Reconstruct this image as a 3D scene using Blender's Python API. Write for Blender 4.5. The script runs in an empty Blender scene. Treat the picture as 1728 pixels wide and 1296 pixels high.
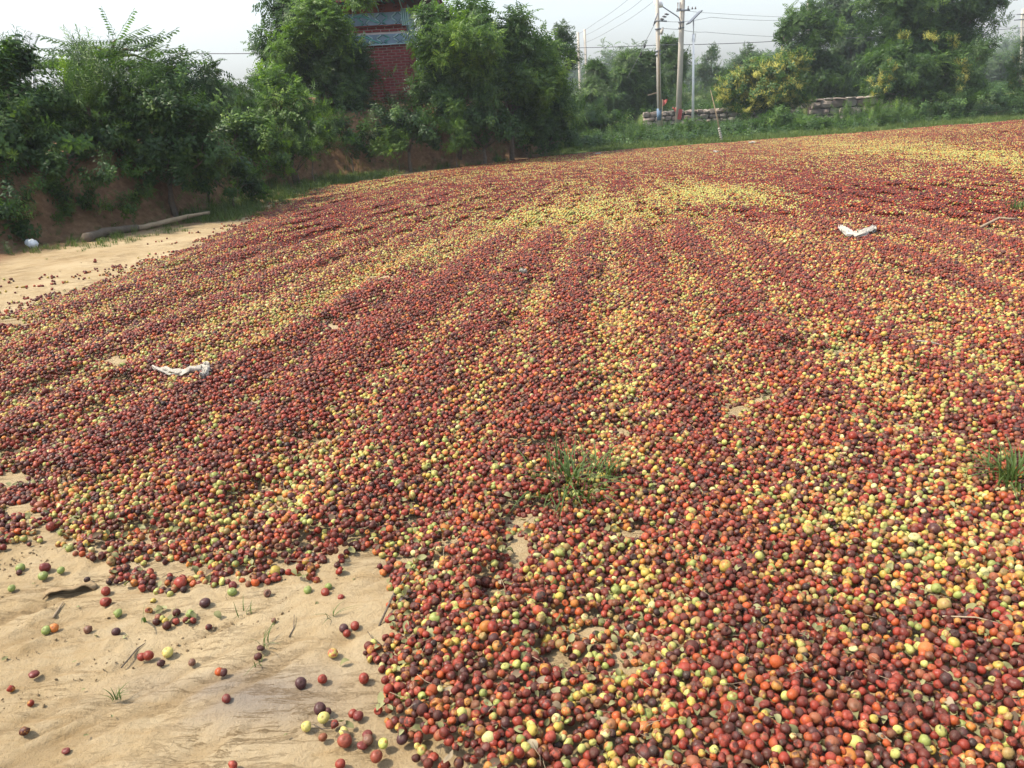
import bpy, bmesh, math, random
import numpy as np
from mathutils import Vector, Matrix, Euler

random.seed(7)
RG = np.random.default_rng(7)
SC = bpy.context.scene
COL = SC.collection
R = math.radians

# ------------------------------------------------------------------ camera
F_PX, CX, CY = 1298.0, 864.0, 648.0
cam_d = bpy.data.cameras.new('camera')
cam = bpy.data.objects.new('camera', cam_d)
COL.objects.link(cam)
cam_d.sensor_width = 36.0
cam_d.lens = 36.0 * F_PX / 1728.0
cam_d.clip_start, cam_d.clip_end = 0.05, 2000.0
cam.location = (0, 0, 1.6)
CAM_R = Matrix.Rotation(R(90 - 20.1), 3, 'X') @ Matrix.Rotation(R(-3.3), 3, 'Z')
cam.rotation_euler = CAM_R.to_euler()
SC.camera = cam

# ------------------------------------------------------------------ sky, sun, exposure
SUN_EL, SUN_AZ = 54.0, -93.0          # azimuth measured from +Y (view direction), negative = left
world = bpy.data.worlds.new('World')
SC.world = world
world.use_nodes = True
wn, wl = world.node_tree.nodes, world.node_tree.links
wn.clear()
sky = wn.new('ShaderNodeTexSky')
sky.sky_type = 'NISHITA'
sky.sun_disc = False
sky.sun_elevation = R(SUN_EL)
sky.sun_rotation = R(SUN_AZ)
sky.air_density, sky.dust_density, sky.ozone_density = 1.6, 3.0, 2.0
hs = wn.new('ShaderNodeHueSaturation')
hs.inputs['Saturation'].default_value = 0.40
hs.inputs['Value'].default_value = 1.10
bg = wn.new('ShaderNodeBackground')
bg.inputs['Strength'].default_value = 0.15
wo = wn.new('ShaderNodeOutputWorld')
wl.new(sky.outputs[0], hs.inputs['Color'])
tint = wn.new('ShaderNodeMix'); tint.data_type = 'RGBA'; tint.blend_type = 'MULTIPLY'
tint.inputs[0].default_value = 1.0; tint.inputs[7].default_value = (0.94, 1.0, 1.10, 1)
wl.new(hs.outputs[0], tint.inputs[6])
wl.new(tint.outputs[2], bg.inputs['Color'])
wl.new(bg.outputs[0], wo.inputs['Surface'])

sun_d = bpy.data.lights.new('sun', 'SUN')
sun_d.energy = 4.1
sun_d.angle = R(1.6)
sun_d.color = (1.0, 0.89, 0.72)
sun = bpy.data.objects.new('sun', sun_d)
COL.objects.link(sun)
_sv = Vector((math.sin(R(SUN_AZ)) * math.cos(R(SUN_EL)), math.cos(R(SUN_AZ)) * math.cos(R(SUN_EL)), math.sin(R(SUN_EL))))
sun.rotation_euler = _sv.to_track_quat('Z', 'Y').to_euler()
sun.location = (-20, 20, 40)

SC.view_settings.view_transform = 'Standard'
SC.view_settings.look = 'None'
SC.view_settings.gamma = 1.0
SC.view_settings.use_curve_mapping = False
SC.view_settings.exposure = 0.78
SC.cycles.max_bounces = 8
SC.cycles.diffuse_bounces = 3
SC.cycles.transmission_bounces = 4
SC.cycles.volume_bounces = 0
SC.cycles.transparent_max_bounces = 6

# ------------------------------------------------------------------ geometry of the view
CAM_NP = np.array(CAM_R)
EYE = np.array((0, 0, 1.6))

def ray(px, py):
    return CAM_R @ Vector(((px - CX) / F_PX, -(py - CY) / F_PX, -1.0))

def G(px, py, z=0.0):
    """the point of the level z that is seen at a picture point"""
    v = ray(px, py)
    t = (z - 1.6) / v.z
    return Vector((v.x * t, v.y * t, z))

def P(px, py, Y):
    """the point at distance Y ahead that is seen at a picture point"""
    v = ray(px, py)
    t = Y / v.y
    return Vector((v.x * t, Y, 1.6 + v.z * t))

def proj(x, y, z):
    d = np.stack([np.asarray(x) - 0.0, np.asarray(y) - 0.0, np.asarray(z) - 1.6], -1) @ CAM_NP
    zz = np.maximum(-d[..., 2], 1e-3)
    return CX + F_PX * d[..., 0] / zz, CY - F_PX * d[..., 1] / zz, -d[..., 2]

def _hash(ix, iy, seed):
    h = (ix.astype(np.int64) * 374761393 + iy.astype(np.int64) * 668265263 + seed * 974634721) & 0xFFFFFFFF
    h = ((h ^ (h >> 13)) * 1274126177) & 0xFFFFFFFF
    h = ((h ^ (h >> 15)) * 2246822519) & 0xFFFFFFFF
    return ((h ^ (h >> 16)) & 0xFFFFFF) / float(0xFFFFFF)

def vnoise(x, y, seed=0):
    x = np.asarray(x, float); y = np.asarray(y, float)
    ix, iy = np.floor(x), np.floor(y)
    fx, fy = x - ix, y - iy
    fx = fx * fx * (3 - 2 * fx); fy = fy * fy * (3 - 2 * fy)
    ix = ix.astype(np.int64); iy = iy.astype(np.int64)
    a, b = _hash(ix, iy, seed), _hash(ix + 1, iy, seed)
    c, d = _hash(ix, iy + 1, seed), _hash(ix + 1, iy + 1, seed)
    return (a * (1 - fx) + b * fx) * (1 - fy) + (c * (1 - fx) + d * fx) * fy

def fbm(x, y, seed=0, n=4):
    s = 0.0; a = 0.5; t = 0.0
    for k in range(n):
        s = s + a * vnoise(x * 2 ** k, y * 2 ** k, seed + 17 * k); t += a; a *= 0.5
    return s / t

def smooth(a, b, x):
    t = np.clip((np.asarray(x, float) - a) / (b - a), 0, 1)
    return t * t * (3 - 2 * t)

def seg_dist(x, y, pts):
    """distance to a polyline, its sign (+ on the left of the walking direction) and the nearest segment's index"""
    x = np.asarray(x, float); y = np.asarray(y, float)
    best = np.full(x.shape, 1e9); sgn = np.ones(x.shape); idx = np.zeros(x.shape)
    for k in range(len(pts) - 1):
        ax, ay = pts[k][0], pts[k][1]; bx, by = pts[k + 1][0], pts[k + 1][1]
        dx, dy = bx - ax, by - ay
        t = np.clip(((x - ax) * dx + (y - ay) * dy) / (dx * dx + dy * dy), 0, 1)
        ex, ey = x - ax - t * dx, y - ay - t * dy
        d = np.hypot(ex, ey)
        m = d < best - 1e-9
        best = np.where(m, d, best)
        sgn = np.where(m, np.sign(dx * (y - ay) - dy * (x - ax)), sgn)
        idx = np.where(m, k + t, idx)
    return best, sgn, idx

def inside(x, y, poly):
    x = np.asarray(x, float); y = np.asarray(y, float)
    c = np.zeros(x.shape, bool)
    n = len(poly)
    for i in range(n):
        x1, y1 = poly[i][0], poly[i][1]; x2, y2 = poly[i - 1][0], poly[i - 1][1]
        if y1 == y2:
            continue
        m = ((y1 > y) != (y2 > y)) & (x < (x2 - x1) * (y - y1) / (y2 - y1) + x1)
        c ^= m
    return c

# ------------------------------------------------------------------ the lie of the land
BANK = [G(-900, 700), G(-300, 505), G(0, 428), G(150, 400), G(300, 376), G(390, 348), G(470, 316), G(560, 301), G(700, 286),
        G(800, 278), G(905, 262), G(965, 232), Vector((7.0, 80, 0)), Vector((9.0, 300, 0))]
WALL_Y = 37.5
WALL_X0 = P(1088, 200, WALL_Y).x

def H(x, y):
    d, s, k = seg_dist(x, y, BANK)
    d = d * s                                         # + on the bank's side
    d = d + 0.5 * (fbm(x * 0.9, y * 0.9, 3) - 0.5) + 0.22 * (fbm(x * 3, y * 3, 9) - 0.5)
    top = 1.15 + 0.5 * smooth(2.5, 9, k) * (1 - smooth(10.2, 11.2, k)) - 0.75 * smooth(10.3, 11.5, k)
    h = top * smooth(0.0, 1.1, d) + 0.45 * smooth(1.0, 5.0, d)
    h = h + 0.10 * (fbm(x * 2.2, y * 2.2, 5) - 0.5) * smooth(0.0, 0.6, d)
    t = 0.72 * smooth(WALL_Y + 0.1, WALL_Y + 0.9, y) * smooth(WALL_X0 - 0.6, WALL_X0, x)
    h = np.maximum(h, t)
    h = h + 0.9 * smooth(60, 130, y) * (x > 0)
    return h

def Hs(x, y):
    return float(H(np.array([x]), np.array([y]))[0])

P0 = Vector((4.0, 28.5, 0))     # the raked rows run together here
def ridges(x, y):
    x = np.asarray(x, float); y = np.asarray(y, float)
    phi = np.arctan2(x - P0.x, P0.y - y)
    w = 0.55 * fbm(x * 0.30, y * 0.30, 21, 3) + 0.13 * fbm(x * 1.5, y * 1.5, 22, 2)
    q = 0.5 + 0.5 * np.cos(2 * math.pi * (phi / 0.0290 + w))
    far = smooth(5.0, 13.0, np.hypot(x - P0.x, y - P0.y))
    return 0.5 + (q - 0.5) * far

def pile(x, y):
    x = np.asarray(x, float); y = np.asarray(y, float)
    r = ridges(x, y)
    a = 0.45 + 0.9 * fbm(x * 0.5, y * 0.5, 33, 3)
    return (0.048 - 0.020 * smooth(7, 14, y)) * r * a + 0.028 * (fbm(x * 1.4, y * 1.4, 35, 3) - 0.35).clip(0, 1)

# outline of the spread fruit, walked round on the ground
FIELD = [G(-420, 720), G(0, 540), G(170, 486), G(300, 436), G(420, 386), G(485, 346), G(560, 318), G(700, 294), G(900, 268), G(1060, 255), G(1300, 237),
         G(1500, 222), G(1728, 203), G(2100, 172), Vector((34, 27, 0)), Vector((34, -3, 0)), Vector((-6, -3, 0))]
GR = np.array  # short
BARE = [G(-260, 1000), G(-60, 1008), G(60, 1000), G(120, 1015), G(240, 1020), G(330, 1045), G(430, 1030), G(540, 1010), G(600, 950), G(640, 985), G(636, 1040), G(612, 1105),
        G(632, 1160), G(598, 1222), G(680, 1262), G(720, 1296), G(830, 1420), G(500, 2200), G(-900, 2600), G(-700, 1300)]
GAPS = [  # cx, cy, rx, ry, depth in the picture; used as ground positions
    (868, 935, 22, 44, 0.72), (838, 1005, 22, 24, 0.8), (935, 1118, 22, 24, 0.7), (1062, 905, 42, 12, .8), (900, 880, 30, 16, 1.0), (925, 765, 40, 10, .8),
    (1045, 728, 16, 8, .7), (200, 614, 34, 8, .9), (200, 652, 26, 6, .8), (22, 546, 36, 9, 1.1), (1345, 600, 34, 6, .65), (1385, 612, 30, 5, .6), (1425, 598, 26, 5, .6), (540, 745, 40, 9, .9),
    (25, 815, 55, 16, 1.1), (60, 900, 70, 30, .4), (250, 915, 60, 16, .5), (20, 860, 60, 16, .55), (60, 935, 80, 18, .35), (560, 790, 30, 8, .7), (640, 470, 30, 5, .8), (880, 468, 26, 4, .8),
    (670, 480, 16, 4, .8), (450, 600, 40, 5, .7), (570, 552, 30, 6, .7), (620, 940, 28, 20, .9), (960, 560, 16, 5, .5), (700, 860, 16, 6, .5), (1290, 960, 10, 5, .4),
    (420, 1010, 60, 14, .6), (300, 960, 60, 14, .55), (150, 960, 60, 16, .6), (1480, 700, 16, 4, .4), (1230, 545, 26, 5, .5), (1010, 730, 26, 5, .4)]
YEL = [  # cx, cy, rx, ry, tilt, amount of yellow fruit
    (1230, 338, 110, 18, 0.0, .75), (1170, 322, 50, 14, 0, .4), (1030, 372, 120, 26, -.1, .55), (900, 372, 70, 16, -.2, .45), (760, 420, 110, 18, -.35, .42), (620, 470, 130, 18, -.4, .45),
    (440, 530, 120, 20, -.35, .38), (330, 590, 150, 24, -.35, .35), (1620, 262, 260, 13, .07, .55), (1700, 285, 120, 8, .1, .4), (1400, 265, 120, 8, -.1, .3), (620, 320, 90, 8, -.15, .5), (1330, 405, 90, 10, .2, .35), (1010, 345, 40, 16, 0, .3),
    (500, 820, 200, 50, -.25, .28), (300, 900, 220, 36, -.2, .25), (640, 790, 120, 26, -.3, .22), (1450, 900, 260, 60, .25, .30), (1600, 980, 180, 50, .3, .28), (1330, 990, 90, 40, .3, .2), (700, 1030, 60, 90, .2, .18),
    (980, 620, 120, 30, -.3, .22), (800, 545, 90, 18, -.3, .25), (1040, 540, 60, 10, 0, .3), (1500, 640, 160, 50, .3, .22), (1000, 1070, 90, 50, .3, .14), (700, 1150, 60, 60, 0, .12), (1660, 560, 90, 30, .3, .2), (100, 700, 130, 30, -.3, .18), (130, 615, 160, 14, -.2, .15)]
RED = [(800, 480, 150, 36, -.45, .25), (620, 560, 160, 36, -.45, .22), (330, 700, 250, 50, -.3, .2), (120, 790, 170, 34, -.2, .25), (1560, 1170, 280, 110, 0, .20), (1180, 600, 160, 50, .4, .10), (1330, 480, 160, 40, .35, .14),
       (1500, 380, 250, 40, .3, .14), (450, 420, 150, 24, -.35, .16), (860, 730, 160, 60, -.4, .12), (1130, 420, 120, 20, 0, .10), (1250, 720, 160, 60, .3, .12)]

def _g(px, py, L):
    s = 0.0
    for cx, cy, rx, ry, ti, a in L:
        dx, dy = px - cx, py - cy
        c, sn = math.cos(ti), math.sin(ti)
        u, v = (dx * c + dy * sn) / rx, (-dx * sn + dy * c) / ry
        s = s + a * np.exp(-(u * u + v * v))
    return s

def coverage(x, y):
    """0..1: how much of the ground the fruit covers at a place"""
    px, py, pz = proj(x, y, np.zeros_like(x))
    d, s, _ = seg_dist(x, y, FIELD + [FIELD[0]])
    ins = inside(x, y, FIELD)
    d = np.where(ins, d, -d)
    c = smooth(-0.20, 0.32, d + 0.35 * (fbm(x * 1.5, y * 1.5, 41) - 0.5))
    leftstrip = (px < 620) & (py < 560)
    c = np.where(leftstrip, smooth(-1.1, 0.45, d + 0.5 * (fbm(x * 1.3, y * 1.3, 42) - 0.5)) ** 2.0, c)
    bd, bs, _ = seg_dist(x, y, BARE + [BARE[0]])
    bi = inside(x, y, BARE)
    bd = np.where(bi, -bd, bd)
    w = np.where(px < 560, 0.34, 0.07)
    b = smooth(-0.12, 1.0, (bd + 0.16 * (fbm(x * 5, y * 5, 43) - 0.5)) / w) ** 1.15
    c = c * b
    # a thinning fringe of strays beyond the edge of the heap
    stray = smooth(.40, .62, fbm(x * 3.2, y * 3.2, 46, 3))
    fr = np.where(bi & (px < 640) & (px > -300), .30 * np.exp(-np.abs(bd) / .17) * stray, 0)
    fr = np.maximum(fr, np.where(leftstrip & ~ins & (d > -1.5), .26 * np.exp(d / .8) * (.3 + stray), 0))
    c = np.maximum(c, fr)
    gap = 0.0
    m = (py > 0) & (pz > 0.3)
    for cx, cy, rx, ry, a in GAPS:
        gap = gap + a * np.exp(-(((px - cx) / rx) ** 2 + ((py - cy) / ry) ** 2))
    nz = fbm(x * 5, y * 5, 44, 3)
    c = c - np.where(m, gap, 0) * (0.55 + 0.9 * nz)
    c = c - 0.38 * smooth(0.56, 0.74, fbm(x * 2.6, y * 2.6, 45, 4)) * (1 - smooth(0.15, 0.6, ridges(x, y)))
    return np.clip(c, 0, 1)

def yellowness(x, y):
    px, py, pz = proj(x, y, np.zeros_like(x))
    m = pz > 0.3
    phi = np.arctan2(x - P0.x, P0.y - y)
    rr = np.hypot(x - P0.x, y - P0.y)
    st = fbm(phi * 52, rr * 0.30, 51, 4)
    v = 0.21 + 0.62 * (st - 0.42) - 0.31 * (ridges(x, y) - 0.5)
    v = v + np.where(m, 0.88 * _g(px, py, YEL) - 1.1 * _g(px, py, RED), 0) * (0.45 + 1.1 * fbm(x * 1.6, y * 1.6, 53, 4))
    v = v + 0.35 * (fbm(x * 6, y * 6, 54, 2) - 0.5)
    return np.clip(v, 0.03, 0.85)

# ------------------------------------------------------------------ objects, names, labels
def tag(o, label=None, cat=None, group=None, kind=None):
    if label: o['label'] = label
    if cat: o['category'] = cat
    if group: o['group'] = group
    if kind: o['kind'] = kind
    return o

def obj(name, me, mat=None, parent=None, loc=None):
    o = bpy.data.objects.new(name, me)
    COL.objects.link(o)
    if mat is not None and me is not None and not me.materials:
        for m in (mat if isinstance(mat, (list, tuple)) else [mat]):
            me.materials.append(m)
    if parent is not None: o.parent = parent
    if loc is not None: o.location = loc
    return o

def empty(name, loc, rz=0.0):
    o = bpy.data.objects.new(name, None)
    COL.objects.link(o)
    o.location = loc; o.rotation_euler = (0, 0, rz)
    o.empty_display_size = 0.2
    return o

def npmesh(name, V, Fq, attrs=None, smooth_=True, mats=None, mat_idx=None):
    """mesh from arrays; Fq is (n,3) or (n,4) or a list of both"""
    me = bpy.data.meshes.new(name)
    V = np.asarray(V, np.float32)
    Fs = Fq if isinstance(Fq, list) else [Fq]
    Fs = [np.asarray(f, np.int32) for f in Fs if len(f)]
    nl = sum(f.size for f in Fs); nf = sum(len(f) for f in Fs)
    me.vertices.add(len(V)); me.vertices.foreach_set('co', V.ravel())
    me.loops.add(nl); me.loops.foreach_set('vertex_index', np.concatenate([f.ravel() for f in Fs]))
    me.polygons.add(nf)
    tot = np.concatenate([np.full(len(f), f.shape[1], np.int32) for f in Fs])
    st = np.concatenate([[0], np.cumsum(tot)[:-1]]).astype(np.int32)
    me.polygons.foreach_set('loop_start', st)
    me.polygons.foreach_set('loop_total', tot)
    if mat_idx is not None: me.polygons.foreach_set('material_index', np.asarray(mat_idx, np.int32))
    me.update(calc_edges=True)
    me.validate()
    if attrs:
        for k, a in attrs.items():
            a = np.asarray(a, np.float32)
            t = 'FLOAT' if a.ndim == 1 else ('FLOAT_VECTOR' if a.shape[1] == 3 else 'FLOAT_COLOR')
            at = me.attributes.new(k, t, 'POINT')
            at.data.foreach_set('value' if a.ndim == 1 else ('vector' if a.shape[1] == 3 else 'color'), a.ravel())
    me.polygons.foreach_set('use_smooth', np.full(len(me.polygons), smooth_))
    for m in (mats or []): me.materials.append(m)
    return me

def bm_mesh(name, bm, smooth_=False):
    me = bpy.data.meshes.new(name)
    bm.normal_update()
    bm.to_mesh(me); bm.free()
    me.polygons.foreach_set('use_smooth', np.full(len(me.polygons), smooth_))
    return me

def tube_arrays(pts, rad, n=8, cap=True):
    pts = [Vector(p) for p in pts]
    if not hasattr(rad, '__len__'): rad = [rad] * len(pts)
    V = []; Fq = []; Ft = []
    up = Vector((0.13, 0.21, 0.97)).normalized()
    for i, p in enumerate(pts):
        t = (pts[min(i + 1, len(pts) - 1)] - pts[max(i - 1, 0)]).normalized()
        a = t.cross(up)
        if a.length < 0.05: a = t.cross(Vector((1, 0, 0)))
        a.normalize(); b = t.cross(a).normalized()
        for k in range(n):
            an = 2 * math.pi * k / n
            V.append(p + (a * math.cos(an) + b * math.sin(an)) * rad[i])
    for i in range(len(pts) - 1):
        for k in range(n):
            k2 = (k + 1) % n
            Fq.append((i * n + k, i * n + k2, (i + 1) * n + k2, (i + 1) * n + k))
    if cap:
        V.append(pts[0]); V.append(pts[-1]); c0, c1 = len(V) - 2, len(V) - 1
        e = (len(pts) - 1) * n
        for k in range(n):
            Ft.append((c0, (k + 1) % n, k)); Ft.append((c1, e + k, e + (k + 1) % n))
    return V, Fq, Ft

def tubes(name, specs, n=8, cap=True):
    """several tubes joined in one mesh: specs = [(pts, rad), ...]"""
    V, Q, T = [], [], []
    for pts, rad in specs:
        v, q, t = tube_arrays(pts, rad, n, cap)
        o = len(V)
        V += v
        Q += [tuple(i + o for i in f) for f in q]; T += [tuple(i + o for i in f) for f in t]
    return npmesh(name, np.array([tuple(v) for v in V]), [np.array(Q).reshape(-1, 4), np.array(T, int).reshape(-1, 3)])

def box_bm(bm, c, s, rot=None, bev=0.0):
    r = bmesh.ops.create_cube(bm, size=1.0)
    M = Matrix.Translation(c) @ (rot.to_4x4() if rot is not None else Matrix.Identity(4)) @ Matrix.Diagonal((s[0], s[1], s[2], 1))
    bmesh.ops.transform(bm, matrix=M, verts=r['verts'])
    if bev:
        es = {e for v in r['verts'] for e in v.link_edges}
        bmesh.ops.bevel(bm, geom=list(es), offset=bev, segments=1, affect='EDGES')

def box(name, c, s, rot=None, bev=0.0):
    bm = bmesh.new(); box_bm(bm, Vector(c), s, rot, bev)
    return bm_mesh(name, bm)

# ------------------------------------------------------------------ materials
class NT:
    def __init__(self, name):
        self.m = bpy.data.materials.new(name); self.m.use_nodes = True
        self.t = self.m.node_tree; self.t.nodes.clear()
        self.out = self.n('ShaderNodeOutputMaterial')
    def n(self, t, **kw):
        x = self.t.nodes.new(t)
        for k, v in kw.items(): setattr(x, k, v)
        return x
    def l(self, a, b): self.t.links.new(a, b)
    def set(self, sock, v):
        if hasattr(v, 'is_output'): self.l(v, sock)
        elif isinstance(v, (tuple, list)) and len(v) == 3 and sock.type == 'RGBA': sock.default_value = (*v, 1)
        else: sock.default_value = v
    def noise(self, vec, scale, detail=4, rough=0.6, dist=0.0):
        x = self.n('ShaderNodeTexNoise')
        if vec is not None: self.l(vec, x.inputs['Vector'])
        x.inputs['Scale'].default_value = scale; x.inputs['Detail'].default_value = detail
        x.inputs['Roughness'].default_value = rough; x.inputs['Distortion'].default_value = dist
        return x.outputs['Fac']
    def ramp(self, fac, stops, interp='LINEAR'):
        x = self.n('ShaderNodeValToRGB'); self.l(fac, x.inputs[0])
        x.color_ramp.interpolation = interp
        e = x.color_ramp.elements
        while len(e) > 1: e.remove(e[-1])
        e[0].position, e[0].color = stops[0][0], (*stops[0][1], 1)
        for p, c in stops[1:]:
            k = e.new(p); k.color = (*c, 1)
        return x.outputs['Color']
    def rng(self, v, a, b, c=0.0, d=1.0):
        x = self.n('ShaderNodeMapRange'); self.l(v, x.inputs[0])
        for i, q in enumerate((a, b, c, d)): x.inputs[i + 1].default_value = q
        return x.outputs[0]
    def math(self, op, a, b=0.0, clamp=False):
        x = self.n('ShaderNodeMath', operation=op, use_clamp=clamp)
        self.set(x.inputs[0], a); self.set(x.inputs[1], b)
        return x.outputs[0]
    def mix(self, f, a, b, mode='MIX'):
        x = self.n('ShaderNodeMix', data_type='RGBA', blend_type=mode)
        self.set(x.inputs[0], f); self.set(x.inputs[6], a); self.set(x.inputs[7], b)
        return x.outputs[2]
    def attr(self, name, typ='GEOMETRY'):
        return self.n('ShaderNodeAttribute', attribute_name=name, attribute_type=typ)
    def pos(self):
        return self.n('ShaderNodeNewGeometry').outputs['Position']
    def objc(self):
        return self.n('ShaderNodeTexCoord').outputs['Object']
    def bump(self, h, st, dist=0.01, norm=None):
        x = self.n('ShaderNodeBump'); self.l(h, x.inputs['Height'])
        x.inputs['Strength'].default_value = st; x.inputs['Distance'].default_value = dist
        if norm is not None: self.l(norm, x.inputs['Normal'])
        return x.outputs['Normal']
    def principled(self, col, rough=0.8, spec=0.3, norm=None, metal=0.0, **kw):
        x = self.n('ShaderNodeBsdfPrincipled')
        self.set(x.inputs['Base Color'], col); self.set(x.inputs['Roughness'], rough)
        self.set(x.inputs['Specular IOR Level'], spec); self.set(x.inputs['Metallic'], metal)
        if norm is not None: self.l(norm, x.inputs['Normal'])
        for k, v in kw.items(): self.set(x.inputs[k.replace('_', ' ')], v)
        return x.outputs[0]
    def done(self, s):
        self.l(s, self.out.inputs['Surface']); return self.m

def plain(name, col, rough=0.7, var=0.25, scale=6.0, spec=0.3, bump=0.2, bdist=0.005, metal=0.0, coords='obj', each=0.0, alt=None):
    t = NT(name); v = t.objc() if coords == 'obj' else t.pos()
    n1 = t.noise(v, scale, 6, 0.65); n2 = t.noise(v, scale * 7.3, 4, 0.6)
    c = t.mix(t.rng(n1, 0.3, 0.7), tuple(x * (1 - var) for x in col), tuple(min(1, x * (1 + var)) for x in col))
    c = t.mix(t.rng(n2, 0.35, 0.75, 0, 0.5), c, tuple(x * 0.75 for x in col))
    if each:
        rr = t.n('ShaderNodeObjectInfo').outputs['Random']
        if alt: c = t.mix(t.rng(rr, .0, 1.0, 0, .8), c, alt)
        c = t.mix(each, c, t.ramp(t.math('FRACT', t.math('MULTIPLY', rr, 7.31)), [(0, (.55, .55, .55)), (1, (1.0, 1.0, 1.0))]), 'MULTIPLY')
    nb = t.bump(n2, bump, bdist)
    return t.done(t.principled(c, rough, spec, nb, metal))

def leaf_mat(name, dark, light, young=None, trans=0.42, rough=0.45, spec=0.35):
    t = NT(name)
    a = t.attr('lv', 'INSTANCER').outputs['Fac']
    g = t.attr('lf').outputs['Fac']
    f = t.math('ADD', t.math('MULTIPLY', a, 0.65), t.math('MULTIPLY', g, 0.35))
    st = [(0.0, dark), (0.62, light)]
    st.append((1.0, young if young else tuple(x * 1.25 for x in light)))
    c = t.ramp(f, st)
    p = t.principled(c, rough, spec)
    tr = t.n('ShaderNodeBsdfTranslucent')
    t.l(t.mix(1.0, c, (1.15, 1.25, 0.55), 'MULTIPLY'), tr.inputs['Color'])
    mx = t.n('ShaderNodeMixShader'); mx.inputs[0].default_value = trans
    t.l(p, mx.inputs[1]); t.l(tr.outputs[0], mx.inputs[2])
    return t.done(mx.outputs[0])

M = {}
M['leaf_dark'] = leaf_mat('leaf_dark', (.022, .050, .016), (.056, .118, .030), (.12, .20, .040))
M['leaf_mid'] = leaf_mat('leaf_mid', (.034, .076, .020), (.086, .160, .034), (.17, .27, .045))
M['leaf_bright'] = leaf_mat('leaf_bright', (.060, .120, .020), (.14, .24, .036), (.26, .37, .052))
M['leaf_grey'] = leaf_mat('leaf_grey', (.040, .066, .030), (.080, .125, .050), (.13, .19, .07))
M['blossom'] = leaf_mat('blossom', (.30, .28, .05), (.60, .56, .14), (.76, .70, .24), trans=0.2, rough=0.7)
M['grass'] = leaf_mat('grass', (.045, .080, .018), (.11, .16, .036), (.24, .26, .09), trans=0.25, rough=0.6)
M['dry'] = leaf_mat('dry_leaf', (.04, .024, .014), (.14, .095, .055), (.42, .36, .24), trans=0.15, rough=0.8)
M['wilted'] = leaf_mat('wilted_leaf', (.11, .11, .045), (.20, .19, .08), (.30, .30, .15), trans=0.15, rough=0.8)
M['bark'] = plain('bark', (.15, .12, .09), 0.9, 0.35, 14, 0.2, 0.8, 0.02)
M['concrete'] = plain('concrete', (.46, .42, .36), 0.85, 0.12, 2.5, 0.2, 0.25, 0.01)
M['steel'] = plain('grey_metal', (.20, .21, .23), 0.5, 0.15, 5, 0.4, 0.1, 0.003, 0.3)
M['white_paint'] = plain('white_paint', (.78, .78, .78), 0.5, 0.04, 3, 0.4, 0.05, 0.003)
M['black'] = plain('black_rubber', (.03, .03, .032), 0.6, 0.2, 6, 0.3, 0.1)
M['porcelain'] = plain('brown_porcelain', (.12, .11, .11), 0.3, 0.2, 6, 0.5, 0.05)
M['red_paint'] = plain('red_paint', (.38, .07, .07), 0.6, 0.12, 4, 0.3, 0.05)
M['blue_paint'] = plain('blue_paint', (.12, .18, .26), 0.7, 0.2, 8, 0.3, 0.1)
M['pink_cloth'] = plain('faded_red_cloth', (.55, .15, .13), 0.9, 0.12, 6, 0.1, 0.2)
M['wood'] = plain('bare_wood', (.30, .23, .15), 0.8, 0.25, 9, 0.2, 0.4, 0.01)
M['cloth'] = plain('white_cloth', (.40, .37, .32), 0.9, 0.08, 12, 0.1, 0.5, 0.01)
M['plastic'] = plain('white_plastic', (.70, .74, .76), 0.35, 0.08, 6, 0.5, 0.2, 0.01)

# ------------------------------------------------------------------ instancing of uncountable small things with geometry nodes
_gn_cache = {}
def gn_tree(key, sources):
    if key in _gn_cache: return _gn_cache[key]
    ng = bpy.data.node_groups.new(key, 'GeometryNodeTree')
    ng.interface.new_socket('Geometry', in_out='INPUT', socket_type='NodeSocketGeometry')
    ng.interface.new_socket('Geometry', in_out='OUTPUT', socket_type='NodeSocketGeometry')
    N, L = ng.nodes, ng.links
    gi, go = N.new('NodeGroupInput'), N.new('NodeGroupOutput')
    iop = N.new('GeometryNodeInstanceOnPoints')
    jn = N.new('GeometryNodeJoinGeometry')
    for s in sources:
        oi = N.new('GeometryNodeObjectInfo'); oi.inputs['Object'].default_value = s
        oi.inputs['As Instance'].default_value = True
        L.new(oi.outputs['Geometry'], jn.inputs[0])
    def named(name, typ):
        x = N.new('GeometryNodeInputNamedAttribute'); x.data_type = typ
        x.inputs['Name'].default_value = name
        return x.outputs['Attribute']
    L.new(gi.outputs[0], iop.inputs['Points'])
    L.new(jn.outputs[0], iop.inputs['Instance'])
    iop.inputs['Pick Instance'].default_value = True
    L.new(named('idx', 'INT'), iop.inputs['Instance Index'])
    e = N.new('FunctionNodeEulerToRotation')
    L.new(named('rot', 'FLOAT_VECTOR'), e.inputs[0])
    L.new(e.outputs[0], iop.inputs['Rotation'])
    L.new(named('scl', 'FLOAT_VECTOR'), iop.inputs['Scale'])
    L.new(iop.outputs[0], go.inputs[0])
    _gn_cache[key] = ng
    return ng

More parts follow.
